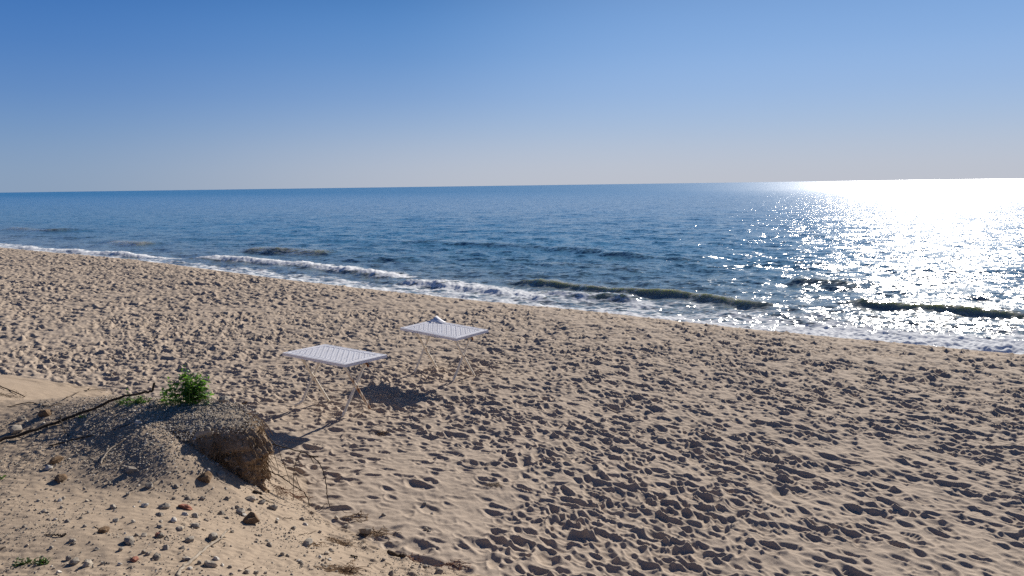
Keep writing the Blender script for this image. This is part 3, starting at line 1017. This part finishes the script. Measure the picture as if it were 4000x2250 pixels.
for q in range(7):
    PEB.append(make_stone("pebble", 700 + q, 2000, 20, 0, seed=100 + q, flat=.75))
pw0 = 20 * np.linalg.norm(on_ground(700, 2000) - _C) / F_PX
for k, (px, py, w_) in enumerate(small):
    P = on_ground(px, py)
    if k < 7: o = PEB[k]
    else:
        o = PEB[k % 7].copy(); COL.objects.link(o)
    if k >= 7 and k % 7 == 3 and not o.get("own"): pass
    f = 1.1 * w_ * np.linalg.norm(P - _C) / F_PX / pw0
    o.scale = (f, f * _r.uniform(.8, 1.1), f * _r.uniform(.8, 1.3))
    o.location = (P[0], P[1], P[2] + .006 * f)
    o.rotation_euler = (_r.uniform(-.4, .4), _r.uniform(-.4, .4), _r.uniform(0, 6.28))
    tag(o, "small pebble lying loose among others on the sand of the bank", "pebble", "small pebbles strewn over the bank")
for q, o in enumerate(PEB):
    o.data.attributes["tone"].data.foreach_set("value", np.full(len(o.data.vertices), [.1, .3, .2, .9, .45, .3, .65][q], np.float32))
    o.data.update()


# ------------------------------------------------------------------ dead wood, twigs and roots
def lay(pxs, lift=.01):
    return [on_ground(x, y) + np.array([0, 0, lift]) for x, y in pxs]


def stick(name, pxs, r0, r1, mat, label, cat="stick", lift=.01, extra=(), sides=7, wob=.003, group=None):
    pts = spline(lay(pxs, lift) if not isinstance(pxs[0], np.ndarray) else pxs, 5)
    n = len(pts)
    mb = MB()
    mb.tube(wobble(pts, wob), [(r0 + (r1 - r0) * i / (n - 1)) * (1 + .14 * random.uniform(-1, 1)) for i in range(n)], sides)
    for e, ra, rb in extra:
        q = spline(e, 4); m = len(q)
        mb.tube(wobble(q, wob * .6), [ra + (rb - ra) * i / (m - 1) for i in range(m)], 5)
    o = mb.build(name, mat)
    return tag(o, label, cat, group)


bp_ = []
for (x_, y_), Yd in zip([(-120, 1772), (0, 1733), (120, 1698), (240, 1655), (360, 1611), (470, 1566), (560, 1548), (594, 1540)], [6.0, 6.2, 6.38, 6.6, 6.82, 7.05, 7.18, 7.22]):
    q = on_ground(x_, y_) if x_ < 440 else atY(x_, y_, Yd)
    q = np.array(q); q[2] = max(q[2] + .03, float(full_ground(q[0:1], q[1:2])[0]) + .015)
    bp_.append(q)
tip = bp_[-1] + np.array([.03, .0, .085])
tw = [on_ground(228, 1658) + np.array([0, 0, .05]), on_ground(240, 1668) + np.array([0, 0, .06]), on_ground(252, 1690) + np.array([0, 0, .03]), on_ground(272, 1712) + np.array([0, 0, .005])]
stick("dead_branch", [np.array(p) for p in bp_] + [tip], .016, .010, M_darkwood, "long dark dead branch with an upturned tip lying across the bank", "branch",
      extra=[(tw, .006, .003), ([bp_[3], bp_[3] + np.array([-.02, .02, .05])], .009, .005)], sides=8, wob=.004)
stick("shadow_strip", [(195, 1745), (300, 1720), (400, 1695), (450, 1680), (505, 1660)], .007, .004, M_darkwood, "thin dark strip modelled for a shadow lying parallel below the long dead branch", lift=.008)  # solid dark strip standing in for the shadow of a plant's branch
stick("twig", [(490, 1722), (455, 1742), (420, 1775), (400, 1805), (394, 1822)], .005, .007, M_pale_wood, "curved twig with a knobbly end on the gravel slope", "twig", lift=.02)
stick("stick", [(-60, 1480), (0, 1512), (60, 1538), (100, 1556)], .009, .006, M_bark, "straight brown stick poking in at the left edge", lift=.02)
stick("twig", [(262, 1560), (300, 1540), (345, 1529), (385, 1528), (410, 1531)], .006, .003, M_bark, "dark forked twig on the bank behind the long dead branch", "twig", lift=.02,
      extra=[(lay([(345, 1529), (352, 1522)], .03), .008, .006)])
stick("twig", [(30, 1594), (85, 1582), (130, 1577), (185, 1590), (240, 1580)], .005, .004, M_bark, "dark crooked twig lying beside a white pebble near the left edge", "twig", lift=.012)
stick("pale_stick", [(690, 2262), (712, 2225), (745, 2200), (790, 2160), (830, 2130), (868, 2105), (880, 2085), (890, 2078)], .012, .006, M_pale_wood,
      "pale knobbly stick slanting up from the bottom edge", lift=.012, extra=[(lay([(868, 2105), (884, 2108)], .015), .005, .003), (lay([(862, 2110), (875, 2092)], .02), .005, .003)], sides=8)
stick("twig", [(1015, 1942), (1030, 1953), (1050, 1963), (1072, 1969)], .006, .003, M_darkwood, "short dark twig on the sand right under the soil block", "twig")
stick("wood_chip", [(990, 1925), (1003, 1927), (1016, 1931), (1024, 1932)], .011, .010, M_darkwood, "short thick piece of black wood below the soil block", "wood piece", lift=.015)
stick("wood_sliver", [(175, 2092), (205, 2095), (235, 2097), (258, 2092)], .003, .008, M_darkwood, "dark wedge shaped sliver of wood alone on the lower left sand", "wood piece")
stick("twig", [(1243, 1997), (1262, 1985), (1278, 1972)], .004, .003, M_bark, "short twig on the sand at the foot of the drooping roots", "twig", lift=.02)
stick("twig", [(1380, 2018), (1395, 2015), (1412, 2006), (1414, 2004)], .003, .002, M_bark, "thin upright twig on the sand left of the two dark stones", "twig", lift=.02)
stick("wood_chip", [(1370, 2178), (1384, 2177), (1396, 2181)], .007, .005, M_darkwood, "small black wood chip above the dry grass at the bottom edge", "wood piece")
stick("driftwood", [(1519, 2160), (1540, 2170), (1560, 2172), (1580, 2176)], .020, .014, M_bark, "curled piece of bark lying on the sand at the bank's foot", "wood piece", lift=.01)
stick("twig", [(0, 2152), (12, 2147), (22, 2140)], .003, .002, M_bark, "thin twig at the lower left edge", "twig")


def Z4(X, Y, Yd):
    """point seen in the survey crop of the soil block, at depth Yd"""
    return atY(700 + X / 3.15, 1540 + Y / 3.15, Yd)


def rootline(pts, Yd, drift=0.0):
    n = len(pts)
    return [np.array(Z4(x, y, Yd + drift * i / max(1, n - 1))) for i, (x, y) in enumerate(pts)]


A_main = rootline([(960, 600), (1060, 612), (1200, 630), (1350, 670), (1500, 710), (1600, 750), (1690, 810), (1750, 900), (1790, 1000), (1810, 1150), (1830, 1270), (1848, 1380)], 6.96)
ex = [(rootline([(1600, 750), (1650, 765), (1715, 770)], 6.96), .0035, .005), (rootline([(1605, 755), (1640, 820), (1655, 850)], 6.96), .003, .002),
      (rootline([(1500, 700), (1450, 800), (1420, 890), (1410, 1000), (1405, 1200), (1410, 1420)], 6.94, -.05), .0026, .0018),
      (rootline([(1200, 630), (1160, 690), (1190, 810), (1215, 910), (1232, 1000)], 6.96, -.1), .0022, .0012),
      (rootline([(1215, 645), (1255, 780), (1300, 890), (1330, 980), (1358, 1080)], 6.96, .05), .0022, .0012),
      (rootline([(1060, 480), (1100, 530), (1190, 625)], 6.96), .002, .003), (rootline([(1700, 830), (1730, 850), (1745, 840)], 6.96), .002, .001),
      (rootline([(1770, 950), (1800, 945), (1830, 930)], 6.96), .0016, .001), (rootline([(1300, 890), (1280, 910), (1270, 900)], 6.98), .0016, .001)]
stick("arching_root", A_main, .0065, .0042, M_darkwood, "upper dry root arching out of the soil block down to the sand", "root", extra=[(a_, b_ * 1.5, c_ * 1.6) for a_, b_, c_ in ex], sides=6, wob=.002)
B_main = rootline([(980, 860), (1060, 910), (1140, 960), (1250, 1015), (1340, 1075), (1400, 1120), (1480, 1170), (1540, 1215), (1580, 1275), (1600, 1340), (1596, 1430)], 6.88)
ex = [(rootline([(1250, 1015), (1310, 1005), (1395, 1005)], 6.88), .0028, .0018), (rootline([(1600, 1340), (1575, 1380), (1560, 1430)], 6.88), .002, .0015),
      (rootline([(1590, 1290), (1630, 1265), (1690, 1255)], 6.88), .002, .001), (rootline([(1440, 1020), (1465, 1110), (1500, 1175)], 6.88), .002, .002),
      (rootline([(1090, 940), (1130, 1000), (1145, 1015)], 6.88), .002, .001), (rootline([(1350, 1180), (1420, 1150), (1450, 1155)], 6.88), .002, .001),
      (rootline([(1540, 1215), (1600, 1210)], 6.88), .0016, .001)]
stick("arching_root", B_main, .0062, .0042, M_darkwood, "lower dry root slanting out of the foot of the soil block", "root", extra=[(a_, b_ * 1.5, c_ * 1.6) for a_, b_, c_ in ex], sides=6, wob=.002)
Cm = rootline([(1090, 1085), (1150, 1105), (1250, 1150), (1340, 1180), (1420, 1192), (1500, 1187), (1560, 1220)], 6.80)
ex = [(rootline([(1180 + random.uniform(-30, 130), 1120 + random.uniform(0, 40)), (1200 + random.uniform(-20, 150), 1180 + random.uniform(0, 30)), (1210 + random.uniform(-20, 140), 1230 + random.uniform(-10, 40))], 6.80), .0016, .0009) for _ in range(26)]
stick("root_mat", Cm, .003, .002, simple_mat("red_root", (.13, .055, .035), (.26, .13, .08), 30, .9, 0), "reddish root with a beard of fine rootlets between soil block and sand", "root", extra=ex, sides=5, wob=.003)
stick("twig", rootline([(1010, 800), (1060, 805), (1130, 795), (1215, 765)], 6.98), .0022, .0014, M_bark, "thin side twig sticking out of the soil block between the two arching roots", "twig", wob=.002)
stick("twig", rootline([(985, 215), (1100, 225), (1210, 220), (1280, 235)], 7.1) + rootline([(1245, 310)], 7.1), .002, .0014, M_bark, "thin pale stalk sticking out over the sand from the top of the soil block", "twig", wob=.002)


def dry_tuft(px, py, wpx, hpx, n, mat, name, label, cat="dry grass", group=None, up=.5):
    c = on_ground(px, py); d = np.linalg.norm(c - _C); w = wpx * d / F_PX / 2; h = hpx * d / F_PX
    mb = MB()
    for k in range(n):
        a = random.uniform(0, 6.28); L = w * random.uniform(.5, 1.3)
        st = c + np.array([random.gauss(0, w * .42), random.gauss(0, w * .3), 0])
        p = [st]
        el = random.uniform(-.1, up)
        for q in range(5):
            a += random.gauss(0, .45); el -= random.uniform(0, .35)
            p.append(p[-1] + np.array([math.cos(a) * math.cos(el), math.sin(a) * math.cos(el) * .7, math.sin(el) * .7]) * L / 5)
        xs = np.array([q[0] for q in p]); ys = np.array([q[1] for q in p])
        g = full_ground(xs, ys)
        p = [np.array([q[0], q[1], max(q[2] + .004, gg + .002)]) for q, gg in zip(p, g)]
        mb.tube(p, [random.uniform(.0012, .0024)] * 5 + [.0007], 4)
    o = mb.build(name, mat)
    return tag(o, label, cat, group)


M_dry = simple_mat("dry_grass", (.11, .065, .035), (.32, .21, .12), 25, .9, 0)
M_sandy = simple_mat("sandy_weed", (.20, .15, .10), (.42, .34, .26), 25, .9, 0)
M_dryred = simple_mat("dry_red_roots", (.12, .05, .03), (.27, .14, .09), 25, .9, 0)
dry_tuft(1340, 2230, 150, 30, 90, M_dry, "dry_grass_tuft", "widest tuft of dry brown grass lying at the bottom edge")
dry_tuft(1475, 2085, 110, 30, 70, M_dry, "dry_grass_tuft", "tangle of dry stalks beside the flat dark slab")
dry_tuft(1330, 2125, 90, 25, 60, M_dry, "dry_grass_tuft", "dry grass tuft with a brown curled leaf above the bottom tuft")
dry_tuft(1225, 2128, 60, 25, 40, M_dry, "dry_grass_tuft", "dry grass caught on the right of a grey stone")
dry_tuft(1775, 2212, 110, 20, 46, M_dryred, "red_root_tuft", "red brown rootlets spread on the sand at the bottom right of the bank", "root")
dry_tuft(1610, 2185, 90, 16, 26, M_dryred, "red_root_tuft", "thin trail of red rootlets right of the curled bark", "root")
dry_tuft(1160, 1945, 90, 24, 46, M_dryred, "red_root_tuft", "reddish rootlets on the sand under the reddish root", "root")
dry_tuft(1395, 2025, 130, 14, 34, M_dry, "dry_grass_tuft", "loose dry stalks scattered at the foot of the bank below the hanging roots")
dry_tuft(177, 1612, 34, 36, 40, M_bark, "dry_stalks", "dark dry stalks growing out of the spiky earth lump", "dry plant", up=1.4)
dry_tuft(952, 1578, 24, 22, 50, M_dry, "seed_head", "small brown dried seed head on the right rim of the soil block", "dry plant", up=1.4)
dry_tuft(30, 1550, 120, 20, 40, M_bark, "dry_stalks", "dark dry stalks at the left edge beside the straight stick", "dry plant", up=.8)
dry_tuft(1490, 1692, 56, 14, 40, M_dry, "seaweed_clump", "sandy clump of dried seaweed on the beach right of the near table's shadow", "seaweed", up=.45)
dry_tuft(1930, 1895, 60, 16, 70, M_sandy, "seaweed_clump", "sandy clump of dried seaweed out among the footprints right of the bank", "seaweed", up=.45)


_t = random.Random(9)
for k in range(26):
    px = _t.uniform(1080, 1800) if k < 18 else _t.uniform(200, 1000)
    py = 1950 + (px - 1080) * .30 + _t.uniform(10, 160) if k < 18 else _t.uniform(1950, 2230)
    if py > 2245: py = 2245 - _t.uniform(0, 40)
    L_ = _t.uniform(14, 40); a_ = _t.uniform(-.7, .7)
    stick("twig_bit", [(px, py), (px + L_ * .5 * math.cos(a_), py + L_ * .3 * math.sin(a_) + _t.uniform(-3, 3)), (px + L_ * math.cos(a_), py + L_ * .6 * math.sin(a_))],
          .0028, .0016, M_bark, "short bit of dead twig lying among other bits on the sand of the bank", "twig", lift=.006, sides=5, wob=.0015, group="bits of dead twig on the bank")


# ------------------------------------------------------------------ green plants
def leaf_mat(name, c0, c1, tr):
    m, nt, out = new_mat(name)
    tc = nd(nt, "ShaderNodeTexCoord"); n = noise_n(nt, tc.outputs["Object"], 14, 3, .6)
    b = nd(nt, "ShaderNodeBsdfPrincipled"); b.inputs["Roughness"].default_value = .45; b.inputs["Specular IOR Level"].default_value = .45
    c = ramp(nt, n.outputs[0], [(.35, c0), (.65, c1)]); lk(nt, c, b.inputs["Base Color"])
    t = nd(nt, "ShaderNodeBsdfTranslucent"); t.inputs["Color"].default_value = (*tr, 1)
    mx = nd(nt, "ShaderNodeMixShader"); mx.inputs[0].default_value = .42
    lk(nt, b.outputs[0], mx.inputs[1]); lk(nt, t.outputs[0], mx.inputs[2]); lk(nt, mx.outputs[0], out.inputs[0])
    return m


M_leaf = leaf_mat("green_leaf", (.04, .105, .018), (.095, .19, .035), (.16, .35, .04))
M_leaf2 = leaf_mat("dull_leaf", (.03, .07, .02), (.07, .12, .03), (.10, .20, .03))
M_stem = simple_mat("green_stem", (.07, .12, .03), (.16, .18, .07), 30, .7, 0)


def add_leaf(mb, base, d, L, W, droop, rs_):
    """ovate leaf: a 5 x 3 folded, drooping blade"""
    d = Vector(d).normalized(); side = d.cross(Vector((0, 0, 1)))
    if side.length < .1: side = Vector((1, 0, 0))
    side.normalize(); up = side.cross(d).normalized()
    tw = rs_.uniform(-.7, .7); side = side * math.cos(tw) + up * math.sin(tw); up = side.cross(d).normalized()
    V = []
    prof = [.12, .72, 1.0, .62, .03]
    for i, w in enumerate(prof):
        t = i / 4
        c = Vector(base) + d * L * t - Vector((0, 0, 1)) * droop * L * t * t
        for s_ in (-1, 0, 1):
            V.append(c + side * s_ * w * W / 2 + up * abs(s_) * W * .13 * w)
    F = [(i * 3 + j, i * 3 + j + 1, i * 3 + j + 4, i * 3 + j + 3) for i in range(4) for j in range(2)]
    mb.add(V, F)


def leafy_plant(name, base, stems, label, cat, matl, rs_, leafL=(.045, .075)):
    root = empty(name, base)
    tag(root, label, cat)
    lf = MB()
    for dx, dy, h, lean, pairs in stems:
        p0 = Vector((dx, dy, -.03)); p = [p0]
        d = Vector((lean[0], lean[1], 1)).normalized()
        for q in range(6):
            d = (d + Vector((rs_.gauss(0, .07), rs_.gauss(0, .07), 0))).normalized()
            p.append(p[-1] + d * (h + .03) / 6)
        st = MB(); st.tube(p, [.0035, .0033, .003, .0027, .0023, .002, .0014], 5)
        st.build("stem", M_stem, root)
        ph = rs_.uniform(0, 3.14)
        for q in range(pairs):
            t = .2 + .8 * (q + .5) / pairs
            i = min(int(t * 6), 5); fr = t * 6 - i
            b = p[i].lerp(p[i + 1], fr)
            ph += 1.57 + rs_.gauss(0, .3)
            for s_ in (0, 3.14):
                if rs_.random() < .08: continue
                a = ph + s_ + rs_.gauss(0, .25)
                top = t > .85
                el = rs_.uniform(.5, 1.1) if top else rs_.uniform(-.15, .6)
                L = rs_.uniform(*leafL) * (.7 if top else 1.0)
                add_leaf(lf, b, (math.cos(a) * math.cos(el), math.sin(a) * math.cos(el), math.sin(el)), L, L * rs_.uniform(.42, .6), rs_.uniform(.0, .5), rs_)
    lf.build("foliage", matl, root)
    return root


rp = random.Random(21)
pb = atY(735, 1562, 7.25); pb = np.array([pb[0], pb[1], float(full_ground(np.array([pb[0]]), np.array([pb[1]]))[0])])
stems = []
for k in range(42):
    dx = rp.gauss(0, .078); dy = rp.gauss(0, .06)
    h = max(.10, .33 - abs(dx) * .9 + rp.uniform(-.07, .04))
    stems.append((dx, dy, h, (dx * 1.6 + rp.gauss(0, .12), rp.gauss(0, .15)), rp.randint(5, 8)))
stems += [(.11, 0, .31, (.05, 0), 8), (-.01, 0, .38, (0, 0), 10), (-.13, .02, .22, (-.15, 0), 6), (.18, .0, .12, (.2, 0), 5)]
leafy_plant("leafy_bush", pb, stems, "bright green leafy bush growing on top of the bank left of the tables", "bush", M_leaf, rp)
pb2 = atY(515, 1560, 7.15); pb2[2] = float(full_ground(pb2[0:1], pb2[1:2])[0])
stems = [(.0, 0, .16, (-.03, 0), 4)] + [(rp.uniform(-.12, .13), rp.uniform(-.05, .05), rp.uniform(.03, .08), (rp.gauss(0, .6), rp.gauss(0, .4)), 3) for _ in range(22)]
leafy_plant("low_plant", pb2, stems, "low green plant with one upright sprig beside the upturned branch tip", "plant", M_leaf, rp, (.03, .05))
pb3 = on_ground(322, 1632)
leafy_plant("seedling", pb3, [(rp.uniform(-.05, .05), rp.uniform(-.02, .02), rp.uniform(.02, .035), (rp.gauss(0, .7), rp.gauss(0, .4)), 2) for _ in range(9)],
            "tiny green seedling half hidden behind the long dead branch", "plant", M_leaf, rp, (.02, .035))
pb4 = on_ground(0, 1872)
leafy_plant("leaf_sprig", pb4, [(rp.uniform(-.03, .01), 0, .03, (.5, 0), 2) for _ in range(3)], "few green leaves at the left edge of the bank", "leaf", M_leaf, rp, (.03, .045))
pb5 = on_ground(100, 2205)
stems = []
for k in range(26):
    t = k / 25
    stems.append((-.085 + .17 * t + rp.gauss(0, .008), -.02 + .05 * t + rp.gauss(0, .012), rp.uniform(.012, .045), (.9 + rp.gauss(0, .3), .4), 3))
leafy_plant("grass_sprig", pb5, stems, "flattened green sprig lying on the sand at the bottom left corner", "plant", M_leaf2, rp, (.025, .045))


# ------------------------------------------------------------------ folding tables
def plastic_mat():
    m, nt, out = new_mat("white_plastic")
    tc = nd(nt, "ShaderNodeTexCoord"); n = noise_n(nt, tc.outputs["Object"], 7, 4, .6); n2 = noise_n(nt, tc.outputs["Object"], 90, 3, .6)
    b = nd(nt, "ShaderNodeBsdfPrincipled"); b.inputs["Roughness"].default_value = .55; b.inputs["Specular IOR Level"].default_value = .35
    c = ramp(nt, n.outputs[0], [(.3, (.72, .71, .74)), (.6, (.80, .80, .85))])
    c = mixc(nt, .25, c, ramp(nt, n2.outputs[0], [(.35, (.45, .42, .38)), (.55, (.78, .77, .78))]))
    lk(nt, c, b.inputs["Base Color"]); lk(nt, b.outputs[0], out.inputs[0])
    return m


def leg_mat(name, lo, hi):
    m, nt, out = new_mat(name)
    tc = nd(nt, "ShaderNodeTexCoord")
    mp = nd(nt, "ShaderNodeMapping"); mp.inputs["Scale"].default_value = (1, 1, .35); lk(nt, tc.outputs["Object"], mp.inputs["Vector"])
    n = noise_n(nt, mp.outputs[0], 14, 5, .65); n2 = noise_n(nt, tc.outputs["Object"], 60, 3, .6)
    b = nd(nt, "ShaderNodeBsdfPrincipled"); b.inputs["Roughness"].default_value = .6
    mask = ramp(nt, n.outputs[0], [(lo, (0, 0, 0)), (hi, (1, 1, 1))])
    rust = ramp(nt, n2.outputs[0], [(.3, (.07, .022, .008)), (.7, (.36, .14, .035))])
    c = mixc(nt, mask, mixc(nt, n2.outputs[0], (.80, .71, .55), (.86, .79, .66)), rust)
    lk(nt, c, b.inputs["Base Color"]); lk(nt, b.outputs[0], out.inputs[0])
    return m


M_plast = plastic_mat()
M_leg = leg_mat("painted_steel", .63, .73)
M_legrust = leg_mat("rusty_steel", .45, .58)
M_rust = simple_mat("rust", (.09, .03, .012), (.30, .11, .035), 60, .9, .4, .002)


def tabletop_mesh(A, B):
    mb = MB()
    z = .685
    bw = .085
    # border: four boards, raised lip and a hanging skirt
    for sy in (-1, 1):
        mb.box((0, sy * (B - bw / 2), z), (2 * A, bw, .014))
        mb.box((0, sy * (B - .006), z - .0195), (2 * A, .012, .025))
        mb.box((0, sy * (B - bw - .004), z + .0075), (2 * A - 2 * bw, .008, .006))
        mb.box((0, sy * (B - .030), z + .0085), (2 * A - .06, .006, .004))
    for sx in (-1, 1):
        mb.box((sx * (A - bw / 2), 0, z), (bw, 2 * B - 2 * bw, .0145))
        mb.box((sx * (A - .006), 0, z - .0197), (.0125, 2 * B - .024, .0246))
        mb.box((sx * (A - bw - .004), 0, z + .0077), (.008, 2 * B - 2 * bw - .016, .006))
        mb.box((sx * (A - .030), 0, z + .0087), (.006, 2 * B - .06, .004))
    # woven strips with small gaps between them
    nu, nv_ = 21, 11
    iu, iv = 2 * (A - bw), 2 * (B - bw)
    su, sv = iu / nu, iv / nv_
    for j in range(nv_):
        y = -iv / 2 + (j + .5) * sv
        pts = [(-iu / 2 + iu * k / (nu * 2), y, z + (.0022 * (-1) ** ((k - 1) // 2 + j) if k % 2 else 0)) for k in range(nu * 2 + 1)]
        mb.tube(pts, sv * .40, 6, .30, up=(0, 1, 0))
    for i_ in range(nu):
        x = -iu / 2 + (i_ + .5) * su
        pts = [(x, -iv / 2 + iv * k / (nv_ * 2), z - (.0022 * (-1) ** ((k - 1) // 2 + i_) if k % 2 else 0)) for k in range(nv_ * 2 + 1)]
        mb.tube(pts, su * .37, 6, .30, up=(1, 0, 0))
    # underside panel ribs
    for y in (-.2, .2):
        mb.box((0, y, z - .014), (iu, .02, .012))
    return mb


def make_table(loc, rot, label, near):
    A, B = .626, .374
    fu, fv, ou, ov = .429, .259, .012, -.03
    root = empty("folding_table", loc, rot)
    tag(root, label, "table", "folding tables on the sand")
    tt = tabletop_mesh(A, B).build("tabletop", M_plast, root, smooth=False)
    for su in (1, -1):
        for sv in (1, -1):
            x = ou + su * fu + (.011 if sv > 0 else -.011)
            top = Vector((x, ov - sv * .235, .672)); foot = Vector((x, ov + sv * fv, -.09))
            pts = [top.lerp(foot, t) for t in (0, .25, .5, .75, .9, 1)]
            if near and su < 0 and sv < 0:
                # this leg is bent outwards at the bottom
                pts = [top.lerp(foot, t) for t in (0, .25, .5, .7, .80)]
                e = pts[-1]
                pts += [e + Vector((0, -.03, -.055)), e + Vector((-.01, -.085, -.085)), e + Vector((-.02, -.15, -.095))]
            mb = MB(); mb.tube(pts, .0205, 8, .85, up=(0, 1, 0))
            rusty = near and su > 0 and sv > 0
            lg = mb.build("leg", M_legrust if rusty else M_leg, root)
            if rusty: lg["label"] = "rust stained leg"
            if not (near and su < 0 and sv < 0):
                c = MB(); q = top.lerp(foot, .88); q2 = top.lerp(foot, .93)
                c.tube([q, q2], .021, 8, .7, up=(0, 1, 0)); c.build("foot_cap", M_plast, lg)
        h = MB(); h.tube([(ou + su * fu - .03, ov + .0, .335 - .02), (ou + su * fu + .03, ov + .0, .335 - .02)], .011, 8)
        h.build("hinge_bolt", M_rust, root)
        b = MB(); b.box((ou + su * fu + .03 * su, ov + .17, .60), (.006, .028, .13), Matrix.Rotation(.5, 3, 'X')); b.box((ou + su * fu, ov + .22, .655), (.05, .05, .03))
        b.build("bracket", M_rust, root)
    for sv in (1, -1):
        c = MB(); c.tube([(-fu - .06, ov + sv * .235, .662), (fu + .06, ov + sv * .235, .662)], .012, 8); c.build("crossbar", M_leg, root)
    return root


T1 = (-2.44, 10.264, .071); R1 = (-.017, .007, -.629)
T2 = (-1.105, 12.192, .042); R2 = (.026, .026, -.688)
make_table(T1, R1, "nearer white folding table with crossed rusty legs and an intact woven top", True)
t2 = make_table(T2, R2, "farther white folding table with a torn flap curling up at its back corner", False)
mb = MB()
# torn piece of the woven sheet curling up at the back corner
V = []
nu, nv_ = 9, 4
for i_ in range(nu):
    for j in range(nv_):
        u = i_ / (nu - 1); v = j / (nv_ - 1)
        lift = .085 * (max(0, 1 - abs(u - .25) / .25) if u < .25 else max(0, 1 - (u - .25) / .75) ** 1.3) * (1 - v) ** .8
        V.append((-.60 + .30 * u, .362 - .15 * v * (1 - .3 * u), .6965 + lift + .004))
F = [(a * nv_ + b, a * nv_ + b + 1, (a + 1) * nv_ + b + 1, (a + 1) * nv_ + b) for a in range(nu - 1) for b in range(nv_ - 1)]
mb.add(V, F)
fl = mb.build("torn_flap", M_plast, t2)
sm = fl.modifiers.new("thick", 'SOLIDIFY'); sm.thickness = .006
